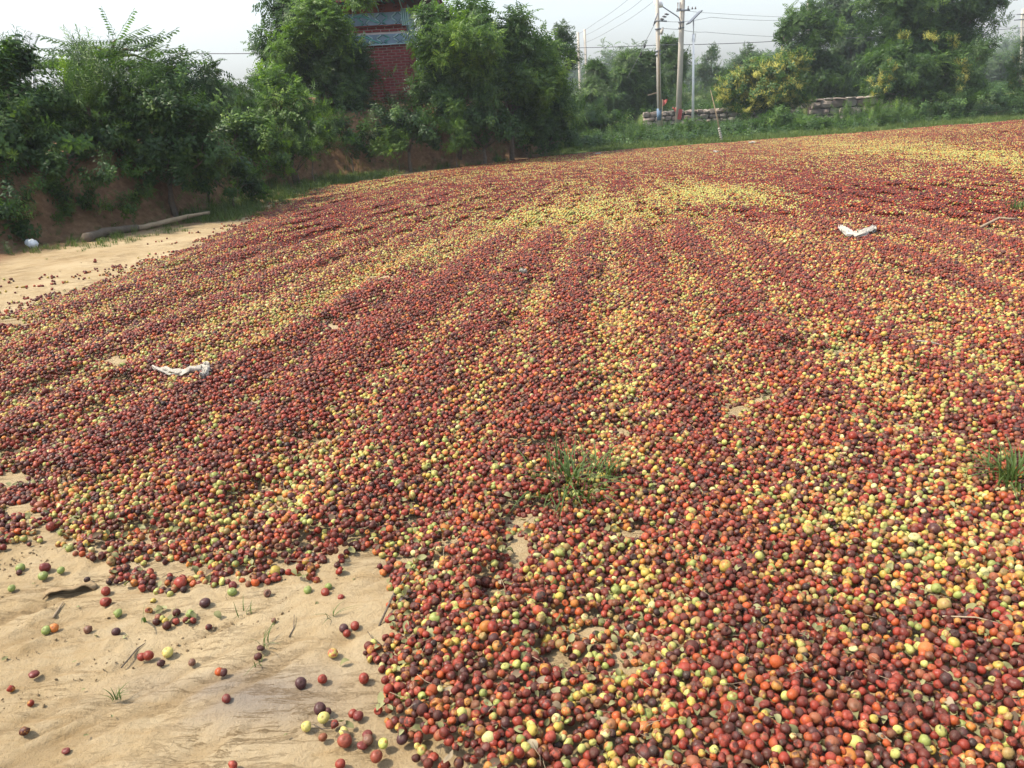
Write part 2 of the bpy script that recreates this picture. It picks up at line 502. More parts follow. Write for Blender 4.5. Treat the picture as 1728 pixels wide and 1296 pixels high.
def scatter(name, key, sources, pos, rot, scl, idx, attrs, parent=None, mat=None):
    pos = np.asarray(pos, np.float32); n = len(pos)
    me = bpy.data.meshes.new(name)
    me.vertices.add(n); me.vertices.foreach_set('co', pos.ravel())
    a = me.attributes.new('rot', 'FLOAT_VECTOR', 'POINT'); a.data.foreach_set('vector', np.asarray(rot, np.float32).ravel())
    scl = np.asarray(scl, np.float32)
    if scl.ndim == 1: scl = np.repeat(scl[:, None], 3, 1)
    a = me.attributes.new('scl', 'FLOAT_VECTOR', 'POINT'); a.data.foreach_set('vector', scl.ravel())
    a = me.attributes.new('idx', 'INT', 'POINT'); a.data.foreach_set('value', np.asarray(idx, np.int32))
    for k, v in attrs.items():
        v = np.asarray(v, np.float32)
        if v.ndim == 1:
            a = me.attributes.new(k, 'FLOAT', 'POINT'); a.data.foreach_set('value', v)
        else:
            a = me.attributes.new(k, 'FLOAT_VECTOR', 'POINT'); a.data.foreach_set('vector', v.ravel())
    o = bpy.data.objects.new(name, me); COL.objects.link(o)
    if parent is not None: o.parent = parent
    md = o.modifiers.new('scatter', 'NODES'); md.node_group = gn_tree(key, sources)
    return o

def euler_of(Mx):
    """XYZ euler angles of an array of 3x3 matrices"""
    sy = np.hypot(Mx[:, 0, 0], Mx[:, 1, 0])
    return np.stack([np.arctan2(Mx[:, 2, 1], Mx[:, 2, 2]), np.arctan2(-Mx[:, 2, 0], sy), np.arctan2(Mx[:, 1, 0], Mx[:, 0, 0])], -1)

def frames(axis, rng, roll=None):
    """matrices whose Z column is axis, rolled at random"""
    z = axis / np.linalg.norm(axis, axis=1, keepdims=True)
    r = rng.normal(size=z.shape)
    x = np.cross(r, z); x /= np.linalg.norm(x, axis=1, keepdims=True) + 1e-9
    y = np.cross(z, x)
    return np.stack([x, y, z], -1)

def source(name, me):
    return bpy.data.objects.new(name, me)     # only a source of copies: never linked to the scene

# ---- leaf sprays
def leaflet(V, Fq, base, d, side, L, W, fold=0.25, droop=0.0):
    """a pointed leaf of four faces: base point, direction, sideways vector"""
    d = d.normalized(); side = side.normalized(); up = d.cross(side).normalized()
    o = len(V)
    m = base + d * L * 0.45 - Vector((0, 0, droop * L * 0.25))
    tip = base + d * L - Vector((0, 0, droop * L))
    V += [base, m + side * W * 0.5 + up * W * fold, tip, m - side * W * 0.5 + up * W * fold, m]
    Fq += [(o, o + 4, o + 1), (o + 4, o + 2, o + 1), (o, o + 3, o + 4), (o + 4, o + 3, o + 2)]

def spray_mesh(name, build, mat, seed):
    rnd = random.Random(seed)
    V, T, W = [], [], []
    build(V, T, W, rnd)
    # a value per leaf so that leaves differ a little
    lf = np.zeros(len(V), np.float32)
    k = 0
    par = list(range(len(V)))
    for f in T:
        for i in f: par[i] = min(par[i], min(par[j] for j in f))
    h = _hash(np.array(par), np.array(par) * 0 + seed, 5)
    me = npmesh(name, np.array([tuple(v) for v in V]), [np.array(T).reshape(-1, 3)], {'lf': h}, False)
    me.materials.append(mat)
    return me

def compound(V, T, rnd, base, d, L, pairs, ll, lw, droop=0.3, wide=True):
    d = d.normalized()
    side = d.cross(Vector((0, 0, 1)))
    if side.length < 0.2: side = d.cross(Vector((rnd.uniform(-1, 1), rnd.uniform(-1, 1), 0.1)))
    side.normalize()
    side = (Matrix.Rotation(rnd.uniform(-0.6, 0.6), 3, d) @ side).normalized()
    pts = []
    for i in range(7):
        t = i / 6
        pts.append(base + d * L * t - Vector((0, 0, droop * L * t * t)))
    for i in range(pairs):
        t = 0.16 + 0.8 * i / max(1, pairs - 1)
        f = t * 6; a = min(5, int(f)); p = pts[a].lerp(pts[a + 1], f - a)
        tan = (pts[a + 1] - pts[a]).normalized()
        sz = ll * (0.75 + 0.5 * math.sin(math.pi * min(1, t * 1.05))) * rnd.uniform(0.85, 1.15)
        for s in (-1, 1):
            dd = (side * s + tan * 0.45 + Vector((0, 0, rnd.uniform(-.45, .1)))).normalized()
            leaflet(V, T, p, dd, tan, sz, lw * sz / ll, 0.2, 0.15)
    leaflet(V, T, pts[-1], (pts[-1] - pts[-2]), side, ll, lw)

def rib(V, T, pts, r):
    """a thin three-sided stalk"""
    o = len(V)
    for p in pts:
        for k in range(3):
            an = k * 2.094
            V.append(p + Vector((math.cos(an), math.sin(an), 0.3 * math.sin(an))) * r)
    for i in range(len(pts) - 1):
        for k in range(3):
            a, b = o + i * 3 + k, o + i * 3 + (k + 1) % 3
            T.append((a, b, b + 3)); T.append((a, b + 3, a + 3))

def b_locust(V, T, W, rnd):       # twig with pinnate leaves of small oval leaflets, about 0.4 m
    n = 7
    rib(V, T, [Vector((0, 0, 0)), Vector((.01, 0, .2)), Vector((0, .01, .34))], .003)
    for i in range(n):
        z = 0.04 + 0.30 * i / (n - 1)
        an = i * 2.4 + rnd.uniform(-.3, .3)
        d = Vector((math.cos(an), math.sin(an), 0.35 + 0.9 * i / n))
        compound(V, T, rnd, Vector((0, 0, z)), d, rnd.uniform(.18, .26), 5, .052, .026, 0.35)

def b_broad(V, T, W, rnd):        # twig with single broad leaves, about 0.35 m
    rib(V, T, [Vector((0, 0, 0)), Vector((.01, 0, .18)), Vector((0, .01, .30))], .003)
    for i in range(15):
        z = 0.02 + 0.29 * i / 14
        an = i * 2.4 + rnd.uniform(-.4, .4)
        d = Vector((math.cos(an), math.sin(an), rnd.uniform(-.1, .8)))
        s = d.cross(Vector((0, 0, 1)))
        leaflet(V, T, Vector((0, 0, z)) + d * 0.02, d, s, rnd.uniform(.07, .12), rnd.uniform(.045, .07), 0.15, 0.3)

def b_fine(V, T, W, rnd):         # feathery weed, willow-like narrow leaves
    rib(V, T, [Vector((0, 0, 0)), Vector((.02, 0, .2)), Vector((.02, .02, .42))], .003)
    for i in range(30):
        z = 0.03 + 0.39 * i / 29
        an = i * 2.4 + rnd.uniform(-.4, .4)
        d = Vector((math.cos(an), math.sin(an), rnd.uniform(.2, 1.1)))
        leaflet(V, T, Vector((0.015, 0.0, z)), d, d.cross(Vector((0, 0, 1))), rnd.uniform(.06, .11), .012, 0.1, 0.25)

def b_frond(V, T, W, rnd):        # long pinnate leaf of a tree-of-heaven, 0.75 m, leaflets hanging
    rib(V, T, [Vector((0, 0, 0)), Vector((0, 0, .36)), Vector((0, -.02, .70))], .0035)
    for i in range(11):
        z = .10 + .60 * i / 10
        for s in (-1, 1):
            d = Vector((s, rnd.uniform(-.6, -.2), rnd.uniform(.2, .45)))
            leaflet(V, T, Vector((0, -.02 * (z / .7) ** 2, z)), d, Vector((0, 0, 1)), rnd.uniform(.15, .20) * (1.1 - .5 * abs(z / .7 - .4)), .046, .12, .25)
    leaflet(V, T, Vector((0, -.02, .70)), Vector((0, 0, 1)), Vector((1, 0, 0)), .10, .03)

def b_whorl(V, T, W, rnd):        # a tree-of-heaven shoot: fronds spreading from one point
    for i in range(8):
        an = i * 2.4 + rnd.uniform(-.2, .2)
        d = Vector((math.cos(an), math.sin(an), rnd.uniform(.15, 1.0)))
        compound(V, T, rnd, Vector((0, 0, i * .012)), d, rnd.uniform(.45, .62), 9, .105, .032, 0.45)

def b_blossom(V, T, W, rnd):      # small yellow flower spikes
    for i in range(5):
        an = i * 1.7; d = Vector((math.cos(an) * .5, math.sin(an) * .5, 1)).normalized()
        b = Vector((0, 0, .02 * i)); L = rnd.uniform(.10, .2)
        for k in range(16):
            p = b + d * L * k / 15
            q = Vector((rnd.uniform(-1, 1), rnd.uniform(-1, 1), rnd.uniform(-.3, 1))).normalized()
            leaflet(V, T, p, q, q.cross(d), rnd.uniform(.012, .024), .014, .2)

def b_grass(V, T, W, rnd):        # tuft of blades 0.2 m high, 0.25 m wide
    for i in range(16):
        an = rnd.uniform(0, 6.28); r = rnd.uniform(0, .10)
        b = Vector((math.cos(an) * r, math.sin(an) * r, 0))
        ln = rnd.uniform(.10, .22); le = rnd.uniform(.1, .7); w = rnd.uniform(.003, .006)
        d = Vector((math.cos(an + rnd.uniform(-1, 1)), math.sin(an + rnd.uniform(-1, 1)), 0))
        s = Vector((-d.y, d.x, 0))
        m = b + Vector((0, 0, ln * .6)) + d * le * ln * .3
        t = b + Vector((0, 0, ln * (1 - .35 * le))) + d * le * ln
        o = len(V)
        V += [b - s * w, b + s * w, m - s * w * .8, m + s * w * .8, t]
        T += [(o, o + 1, o + 3), (o, o + 3, o + 2), (o + 2, o + 3, o + 4)]

def mk(name, b, mat, n=3):
    return [source(name, spray_mesh(name, b, M[mat], 100 + 13 * k + len(name))) for k in range(n)]

SPR = {
    'locust_dark': mk('locust_twig', b_locust, 'leaf_dark'), 'locust_mid': mk('locust_twig', b_locust, 'leaf_mid'), 'locust_bright': mk('locust_twig', b_locust, 'leaf_bright'),
    'locust_grey': mk('locust_twig', b_locust, 'leaf_grey'),
    'broad_dark': mk('leafy_twig', b_broad, 'leaf_dark'), 'broad_mid': mk('leafy_twig', b_broad, 'leaf_mid'), 'broad_bright': mk('leafy_twig', b_broad, 'leaf_bright'),
    'fine_dark': mk('feathery_twig', b_fine, 'leaf_dark'), 'fine_mid': mk('feathery_twig', b_fine, 'leaf_mid'), 'fine_bright': mk('feathery_twig', b_fine, 'leaf_bright'),
    'whorl_mid': mk('frond_whorl', b_whorl, 'leaf_mid'), 'whorl_grey': mk('frond_whorl', b_whorl, 'leaf_grey'),
    'blossom': mk('blossom_twig', b_blossom, 'blossom'),
    'grass': mk('grass_blades', b_grass, 'grass', 4),
}
# mixes: each plant kind draws from several sprays
MIXES = {
    'locust_tree': ['locust_mid', 'locust_mid', 'locust_dark'], 'locust_light': ['locust_bright', 'locust_mid', 'locust_bright'], 'locust_shade': ['locust_dark', 'locust_dark', 'locust_mid'],  # shade and light mixes
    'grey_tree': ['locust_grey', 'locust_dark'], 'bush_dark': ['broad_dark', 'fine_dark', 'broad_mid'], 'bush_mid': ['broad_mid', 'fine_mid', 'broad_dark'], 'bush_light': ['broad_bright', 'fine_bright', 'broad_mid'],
    'heaven': ['whorl_mid', 'whorl_mid', 'whorl_grey'], 'heaven_far': ['whorl_grey', 'whorl_mid'], 'flowering': ['blossom', 'broad_mid', 'blossom', 'blossom'], 'feather': ['fine_mid', 'fine_bright', 'fine_mid'],
    'leafy': ['broad_mid', 'locust_mid', 'broad_bright'], 'grass': ['grass'], 'yellow_bush': ['blossom', 'blossom', 'locust_bright', 'blossom', 'locust_mid'], 'yellowish': ['locust_mid', 'blossom', 'locust_dark', 'locust_mid'],
}

def crown_points(blobs, dens, rng, fill=0.35, lump=0.35, up=0.5):
    """twigs set along branchlets that leave each mass of the crown, so that the outline is uneven and light and dark clumps are painted by leaf colour"""
    Ps, As, Vs = [], [], []
    for (c, r) in blobs:
        c = np.array(c); r = np.array(r)
        area = 4 * math.pi * ((r[0] * r[1] + r[0] * r[2] + r[1] * r[2]) / 3)
        n = max(8, int(area * dens))
        per = 9
        nb = max(4, n // per)
        d = rng.normal(size=(nb, 3)); d[:, 2] += .25; d /= np.linalg.norm(d, axis=1, keepdims=True)
        ph = rng.uniform(0, 10, 3)
        reach = 1 + lump * .9 * np.sin(d[:, 0] * 4 + ph[0]) * np.sin(d[:, 1] * 4 + ph[1]) * np.cos(d[:, 2] * 4 + ph[2]) + rng.normal(0, .13, nb) + (rng.random(nb) < .10) * rng.uniform(.1, .35, nb)
        bend = rng.normal(size=(nb, 3)) * .25
        cv = np.clip(rng.normal(.30, .26, nb), 0, .95)
        for q in range(per):
            t = .30 + .70 * ((q + rng.random(nb)) / per) ** (.65)
            inner = rng.random(nb) < fill * .6
            t = np.where(inner, t * .6, t)
            dirs = d + bend * t[:, None]
            p = c + dirs * r * (t * reach)[:, None] + rng.normal(size=(nb, 3)) * r * .055
            ax = d * 1.0 + bend + np.array((0, 0, up)) + rng.normal(size=(nb, 3)) * 0.42
            Ps.append(p); As.append(ax)
            Vs.append(np.clip(cv + rng.normal(0, .07, nb) + .36 * (t > .88) * (d[:, 2] > -.2) - .1 * (t < .5), 0, 1))  # colour value raised at outer upper tips, lowered inside: painted light and shade
    return np.concatenate(Ps), np.concatenate(As), np.concatenate(Vs)

def foliage(name, parent, origin, blobs, mix, dens=60, size=1.0, fill=0.35, lump=0.35, up=0.5, seed=1, clip_ground=True, kind='stuff'):
    rng = np.random.default_rng(seed)
    p, ax, lv = crown_points(blobs, dens, rng, fill, lump, up)
    if clip_ground:
        keep = p[:, 2] > H(p[:, 0], p[:, 1]) - 0.02
        p, ax, lv = p[keep], ax[keep], lv[keep]
    m = MIXES[mix]; srcs = []
    for k in m: srcs += SPR[k]
    idx = rng.integers(0, len(srcs), len(p))
    eu = euler_of(frames(ax, rng))
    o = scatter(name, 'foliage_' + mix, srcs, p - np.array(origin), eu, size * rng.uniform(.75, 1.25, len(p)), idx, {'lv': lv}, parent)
    o['kind'] = kind
    return o

def limbs(base, blobs, r0, seed, wig=0.12):
    """tapered trunk that divides into limbs which reach into each blob of the crown"""
    rnd = random.Random(seed)
    base = Vector(base); cen = Vector((0, 0, 0))
    for c, r in blobs: cen += Vector(c)
    cen /= len(blobs)
    fork = base.lerp(cen, 0.45); fork.x = base.x * .7 + fork.x * .3; fork.y = base.y * .7 + fork.y * .3
    specs = [([base - Vector((0, 0, .15)), base.lerp(fork, .5) + Vector((rnd.uniform(-wig, wig), rnd.uniform(-wig, wig), 0)) * .5, fork], [r0 * 1.25, r0, r0 * .8])]
    for c, r in blobs:
        c = Vector(c)
        mid = fork.lerp(c, .5) + Vector((rnd.uniform(-wig, wig), rnd.uniform(-wig, wig), rnd.uniform(0, wig)))
        tip = c + Vector((0, 0, r[2] * .6))
        specs.append(([fork, mid, c, tip], [r0 * .6, r0 * .42, r0 * .28, r0 * .1]))
        for k in range(4):
            e = c + Vector((rnd.uniform(-1, 1) * r[0], rnd.uniform(-1, 1) * r[1], rnd.uniform(-.2, 1) * r[2])) * .85
            s = mid.lerp(c, rnd.uniform(.2, 1))
            specs.append(([s, s.lerp(e, .5) + Vector((0, 0, .05)), e], [r0 * .25, r0 * .15, r0 * .06]))
    return specs

def plant(name, label, cat, blobs_px, depth, mix, base_px=None, dens=60, size=1.0, trunk=0.05, group=None, seed=1, thick=0.9, fill=.35, lump=.35, up=.5, crown_name=None, extra=None):
    """a tree or bush: blobs_px = [(px, py, rx_px, ry_px, ddepth)]; the trunk stands on the ground below"""
    blobs = []
    for b in blobs_px:
        px, py, rx, ry = b[:4]; dd = b[4] if len(b) > 4 else 0
        Y = depth + dd
        c = P(px, py, Y); k = Y / F_PX * 0.97
        sh = 0.13 * size
        fr = lambda q: max(q * .55, q - sh)
        blobs.append(((c.x, c.y, c.z - .3 * sh), (fr(rx * k), fr(min(rx, ry * 1.3) * k * thick), fr(ry * k))))
    if base_px is None: base_px = sum(b[0] for b in blobs_px) / len(blobs_px)
    bx = P(base_px, 200, depth).x
    bz = Hs(bx, depth)
    base = Vector((bx, depth, bz))
    t = empty(name, base)
    tag(t, label, cat, group)
    if trunk:
        sp = limbs(Vector((0, 0, 0)), [((c[0] - bx, c[1] - depth, c[2] - bz), r) for c, r in blobs], trunk, seed)
        obj('trunk' if trunk > .03 else 'stem', tubes('trunk', sp, 6), M['bark'], t)
    foliage(crown_name or ('crown' if trunk > .03 else 'foliage'), t, base, blobs, mix, dens, size, fill, lump, up, seed)
    if extra:
        for (ename, emix, eblobs, ed, es) in extra:
            eb = []
            for b in eblobs:
                Y = depth + (b[4] if len(b) > 4 else 0); c = P(b[0], b[1], Y); k = Y / F_PX
                eb.append(((c.x, c.y, c.z), (b[2] * k, b[2] * k * .8, b[3] * k)))
            foliage(ename, t, base, eb, emix, ed, es, .2, .3, .6, seed + 5)
    return t

# ------------------------------------------------------------------ ground
def axis_steps(lo, hi, f0, f1, step, grow):
    """fine steps between f0 and f1, growing outside"""
    a = list(np.arange(f0, f1, step))
    s = step; v = a[-1]
    while v < hi: s *= grow; v += s; a.append(min(v, hi))
    s = step; v = a[0]
    while v > lo: s *= grow; v -= s; a.insert(0, max(v, lo))
    return np.array(a)

GX0, GX1, GY0, GY1 = -150.0, 150.0, -20.0, 280.0
def build_ground():
    xs = axis_steps(GX0, GX1, -2.2, 1.2, 0.016, 1.022)
    ys = axis_steps(GY0, GY1, 1.1, 3.6, 0.016, 1.018)
    X, Y = np.meshgrid(xs, ys)
    Z = H(X, Y)
    near = np.exp(-((X + .3) ** 2 / 30 + (Y - 2) ** 2 / 40))
    # tracks scraped into the dried mud, running up to the right
    d, s, _ = seg_dist(X, Y, BANK)
    flat = (Z < 0.03)
    u = X * math.cos(R(38)) + Y * math.sin(R(38)); v = -X * math.sin(R(38)) + Y * math.cos(R(38))
    w = v + 0.10 * (fbm(u * .9, v * .9, 61) - .5)
    groove = smooth(.56, .80, fbm(u * 1.1, w * 11, 62, 4)) * .7 + smooth(.60, .74, fbm(u * 3.5, w * 32, 63, 3)) * .4
    rough = (fbm(X * 12, Y * 12, 64, 4) - .5) * .011 + (fbm(u * 18, v * 34, 164, 2) - .5) * .006 + (fbm(X * 2.2, Y * 2.2, 65, 3) - .5) * .03
    patch = smooth(.42, .62, fbm(X * 1.1, Y * 1.1, 66, 3))
    Z = Z + near * (rough * 1.2 - 0.014 * groove * (0.35 + .9 * patch)) * flat
    # clods
    cl = smooth(.70, .78, fbm(X * 16, Y * 16, 67, 2)) * smooth(.5, .62, fbm(u * 1.3, w * 5, 68, 2))
    Z = Z + near * cl * .010 * flat
    V = np.stack([X.ravel(), Y.ravel(), Z.ravel()], -1)
    ny, nx = X.shape
    i = np.arange((ny - 1) * (nx - 1)); r, c = i // (nx - 1), i % (nx - 1)
    a = r * nx + c
    F = np.stack([a, a + 1, a + nx + 1, a + nx], -1)
    # masks: earth of the bank, trodden dirt at its foot, grass beyond
    dd = (d * s)
    bank = smooth(-0.75, -0.15, dd + .5 * (fbm(X * 1.2, Y * 1.2, 71) - .5))
    fd, fs, _ = seg_dist(X, Y, FIELD + [FIELD[0]])
    outf = np.where(inside(X, Y, FIELD), 0, fd)
    beyond = smooth(0.15, .8, outf + .4 * (fbm(X * 1.2, Y * 1.2, 72) - .5)) * (Y > 13) * (1 - bank)
    px, py, pz = proj(X, Y, Z * 0)
    beyond = np.maximum(beyond, smooth(.0, .5, outf) * smooth(26, 30, Y))
    # pale worn strip between the fruit and the bank
    pale = np.exp(-(((px - 740) / 130) ** 2 + ((py - 290) / 9) ** 2)) * (pz > 5)
    beyond = beyond * (1 - pale)
    damp = smooth(.45, .6, fbm(u * 1.2, w * 4.5, 73, 3)) * np.exp(-(((px - 420) / 170) ** 2 + ((py - 1170) / 55) ** 2)) * (pz > .5)
    me = npmesh('ground', V, F, {'bank': bank.ravel(), 'green': beyond.ravel(), 'damp': damp.ravel(), 'groove': (groove * (.3 + patch) * .8).clip(0, 1).ravel()}, True)
    t = NT('ground_soil'); p = t.pos()
    n1 = t.noise(p, 1.3, 8, .62); n2 = t.noise(p, 9, 8, .68); n3 = t.noise(p, 70, 6, .7); n4 = t.noise(p, 300, 4, .7)
    sand = t.ramp(n1, [(.3, (.275, .198, .102)), (.5, (.35, .262, .146)), (.7, (.42, .33, .20))])
    sand = t.mix(t.rng(n2, .42, .72, 0, .55), sand, (.39, .32, .21))
    sand = t.mix(t.rng(n3, .54, .74, 0, .40), sand, (.19, .125, .07))
    sand = t.mix(t.rng(n4, .60, .75, 0, .35), sand, (.13, .085, .05))
    vor = t.n('ShaderNodeTexVoronoi'); vor.feature = 'DISTANCE_TO_EDGE'; t.l(p, vor.inputs['Vector']); vor.inputs['Scale'].default_value = 5.5
    mp = t.n('ShaderNodeMapping'); mp.vector_type = 'POINT'; mp.inputs['Rotation'].default_value = (0, 0, R(-38)); mp.inputs['Scale'].default_value = (1.6, 16, 1)
    t.l(p, mp.inputs['Vector'])
    gr = t.noise(mp.outputs[0], 1.6, 7, .65, .4)
    sand = t.mix(t.rng(gr, .54, .72, 0, .6), sand, (.27, .18, .085))
    sand = t.mix(t.math('MULTIPLY', t.attr('damp').outputs['Fac'], .75), sand, (.17, .145, .13))
    sand = t.mix(t.math('MULTIPLY', t.attr('groove').outputs['Fac'], .7), sand, (.20, .13, .06))
    soil = t.ramp(n2, [(.25, (.10, .055, .030)), (.5, (.19, .112, .062)), (.75, (.30, .19, .11))])
    soil = t.mix(t.rng(n3, .5, .75, 0, .5), soil, (.06, .035, .02))
    green = t.ramp(n2, [(.3, (.04, .065, .02)), (.6, (.09, .12, .035)), (.8, (.2, .17, .09))])
    c = t.mix(t.attr('green').outputs['Fac'], sand, green)
    c = t.mix(t.attr('bank').outputs['Fac'], c, soil)
    mp2 = t.n('ShaderNodeMapping'); mp2.vector_type = 'POINT'; mp2.inputs['Rotation'].default_value = (0, 0, R(-32)); mp2.inputs['Scale'].default_value = (5, 26, 1)
    t.l(p, mp2.inputs['Vector'])
    ledge = t.noise(mp2.outputs[0], 1.0, 8, .72, .9)
    where_ = t.noise(p, 2.1, 3, .5)
    lf = t.math('MULTIPLY', t.rng(ledge, .53, .57), t.rng(where_, .42, .62))
    c = t.mix(t.math('MULTIPLY', t.math('MULTIPLY', t.rng(ledge, .50, .56), t.math('SUBTRACT', 1.0, t.rng(ledge, .56, .62))), t.math('MULTIPLY', t.rng(where_, .42, .62), .7)), c, (.16, .10, .045))
    h = t.math('ADD', t.math('MULTIPLY', n2, .55), t.math('ADD', t.math('MULTIPLY', n3, .38), t.math('MULTIPLY', gr, .16)))
    nb = t.bump(h, .8, .035)
    nb = t.bump(lf, .7, .006, nb)
    vp = t.n('ShaderNodeTexVoronoi'); t.l(p, vp.inputs['Vector']); vp.inputs['Scale'].default_value = 85
    grit = t.math('MULTIPLY', t.rng(vp.outputs['Distance'], .30, .10), t.math('MULTIPLY', t.rng(n3, .56, .62), t.rng(ledge, .48, .56)))
    c = t.mix(t.math('MULTIPLY', grit, .25), c, (.17, .12, .075))
    nb = t.bump(grit, .4, .005, nb)
    nb = t.bump(n4, .6, .005, nb)
    m = t.done(t.principled(c, .95, .12, nb))
    o = obj('ground', me, m)
    o['kind'] = 'structure'
    return o
build_ground()

# ------------------------------------------------------------------ the fruit
def ico(sub):
    bm = bmesh.new(); bmesh.ops.create_icosphere(bm, subdivisions=sub, radius=.5)
    V = np.array([v.co for v in bm.verts]); F = np.array([[v.index for v in f.verts] for f in bm.faces]); bm.free()
    return V, F

def fruit_mesh(kind, seed, sub=3):
    V, F = ico(sub)
    rg = np.random.default_rng(seed)
    n = V / np.linalg.norm(V, axis=1, keepdims=True)
    r = np.ones(len(V))
    def dirn():
        d = rg.normal(size=3); return d / np.linalg.norm(d)
    for k in range(4):
        d = dirn(); r += .025 * np.cos(2.5 * np.arccos(np.clip(n @ d, -1, 1)) + k)
    th = np.arccos(np.clip(n[:, 2], -1, 1))
    cal = np.exp(-(th / .26) ** 2)
    r += -.20 * np.exp(-(th / .20) ** 2) + .05 * np.exp(-((th - .42) / .16) ** 2)
    th2 = np.pi - th
    r += -.10 * np.exp(-(th2 / .25) ** 2)
    dark = cal.copy()
    if kind in ('dent', 'shrivel', 'hollow', 'flat'):
        for k in range({'dent': 2, 'shrivel': 5, 'hollow': 2, 'flat': 3}[kind]):
            d = dirn(); a = np.arccos(np.clip(n @ d, -1, 1)); w = rg.uniform(.35, .7)
            r -= rg.uniform(.10, .22) * np.exp(-(a / w) ** 2)
    if kind in ('shrivel', 'flat'):
        for k in range(9):
            d = dirn(); e = dirn()
            r += .035 * np.sin(9 * (n @ d) + 4 * (n @ e) + k) * (.5 + .5 * np.cos(3 * (n @ e)))
    if kind == 'hollow':
        d = dirn(); d[2] = abs(d[2]) + .4; d /= np.linalg.norm(d)
        a = np.arccos(np.clip(n @ d, -1, 1))
        r -= .55 * (1 - smooth(.45, .70, a)); r += .06 * np.exp(-((a - .78) / .12) ** 2)
        dark = np.maximum(dark, .8 * (1 - smooth(.40, .62, a)))
    V2 = n * .5 * r[:, None]
    V2[:, 2] *= {'smooth': rg.uniform(.9, 1.05), 'dent': .9, 'shrivel': .82, 'hollow': .85, 'flat': .6}[kind]
    V2[:, 0] *= rg.uniform(.93, 1.1)
    me = npmesh('fruit', V2, F, {'rest': V2 * 1.0, 'calyx': dark}, True)
    return me

def dust_glare(t, c):
    """a pale tan film, stronger on the upper side: dusty coat and painted haze glare"""
    nz = t.n('ShaderNodeSeparateXYZ'); t.l(t.n('ShaderNodeNewGeometry').outputs['Normal'], nz.inputs[0])
    return t.mix(t.rng(nz.outputs[2], -.2, 1.0, .0, .04), c, (.42, .33, .24))  # tan mixed by upward normal; haze glare painted into the skin colour

def build_fruit_material(far=False):
    t = NT('fruit_skin_far' if far else 'fruit_skin')
    if not far:
        c1 = t.attr('fcol', 'INSTANCER').outputs['Color']; c2 = t.attr('fcol2', 'INSTANCER').outputs['Color']
        fv = t.attr('fvar', 'INSTANCER').outputs['Vector']
        sp = t.n('ShaderNodeSeparateXYZ'); t.l(fv, sp.inputs[0])
        rest = t.attr('rest').outputs['Vector']
        off = t.n('ShaderNodeCombineXYZ'); t.l(sp.outputs[0], off.inputs[0]); t.l(t.math('MULTIPLY', sp.outputs[0], 1.7), off.inputs[1])
        va = t.n('ShaderNodeVectorMath'); t.l(rest, va.inputs[0]); t.l(off.outputs[0], va.inputs[1])
        n1 = t.noise(va.outputs[0], 1.7, 3, .55); n2 = t.noise(va.outputs[0], 7, 5, .65); n3 = t.noise(va.outputs[0], 24, 3, .6)
        f = t.math('ADD', n1, t.math('SUBTRACT', sp.outputs[1], .5))
        f = t.rng(t.math('ADD', f, t.math('MULTIPLY', t.math('SUBTRACT', n2, .5), .35)), .50, .64)
        c = t.mix(f, c1, c2)
        c = t.mix(t.rng(n2, .48, .72, 0, .70), c, t.mix(.6, c, (.06, .025, .012)))
        c = t.mix(t.rng(n3, .56, .68, 0, .35), c, t.mix(.5, c, (.55, .38, .24)))
        c = t.mix(t.math('MULTIPLY', t.attr('calyx').outputs['Fac'], .75), c, (.07, .035, .02))
        c = dust_glare(t, c)
        nb = t.bump(n2, .35, .003)
        rough = t.math('ADD', t.math('MULTIPLY', sp.outputs[2], .35), .27)
        return t.done(t.principled(c, rough, .24, nb))
    u = t.attr('u1').outputs['Fac']; w = t.attr('u2').outputs['Fac']; y = t.attr('yel', 'INSTANCER').outputs['Fac']
    reds = t.ramp(w, FAR_RED, 'CONSTANT'); yels = t.ramp(w, FAR_YEL, 'CONSTANT')
    c = t.mix(t.math('LESS_THAN', u, y), reds, yels)
    c = dust_glare(t, c)
    return t.done(t.principled(c, .5, .25))

REDS = [((.052, .007, .005), .24), ((.105, .010, .006), .29), ((.195, .017, .008), .22), ((.32, .055, .010), .08), ((.13, .046, .020), .08), ((.20, .058, .024), .06), ((.020, .008, .008), .05)]
YELS = [((.35, .34, .09), .25), ((.22, .25, .06), .20), ((.38, .28, .05), .26), ((.38, .13, .018), .11), ((.25, .17, .055), .12), ((.44, .41, .17), .06)]
def _stops(P_):
    s = 0; o = []
    for c, w in P_: o.append((s, c)); s += w
    return o
FAR_RED, FAR_YEL = _stops(REDS), _stops(YELS)
M['fruit'] = build_fruit_material(); M['fruit_far'] = build_fruit_material(True)

KINDS = [('smooth', 1), ('smooth', 2), ('smooth', 3), ('smooth', 4), ('dent', 5), ('dent', 6), ('shrivel', 7), ('shrivel', 8), ('hollow', 9), ('hollow', 10), ('flat', 11)]
KW = np.array([.09, .09, .09, .08, .14, .13, .09, .09, .07, .06, .07])
FM = []
for k, s in KINDS:
    me = fruit_mesh(k, s); me.materials.append(M['fruit']); FM.append(me)
FSRC = [source('fruit', me) for me in FM]

def palette(Pl, u):
    cum = np.cumsum([w for _, w in Pl]); i = np.searchsorted(cum / cum[-1], u).clip(0, len(Pl) - 1)
    return np.array([c for c, _ in Pl])[i], i

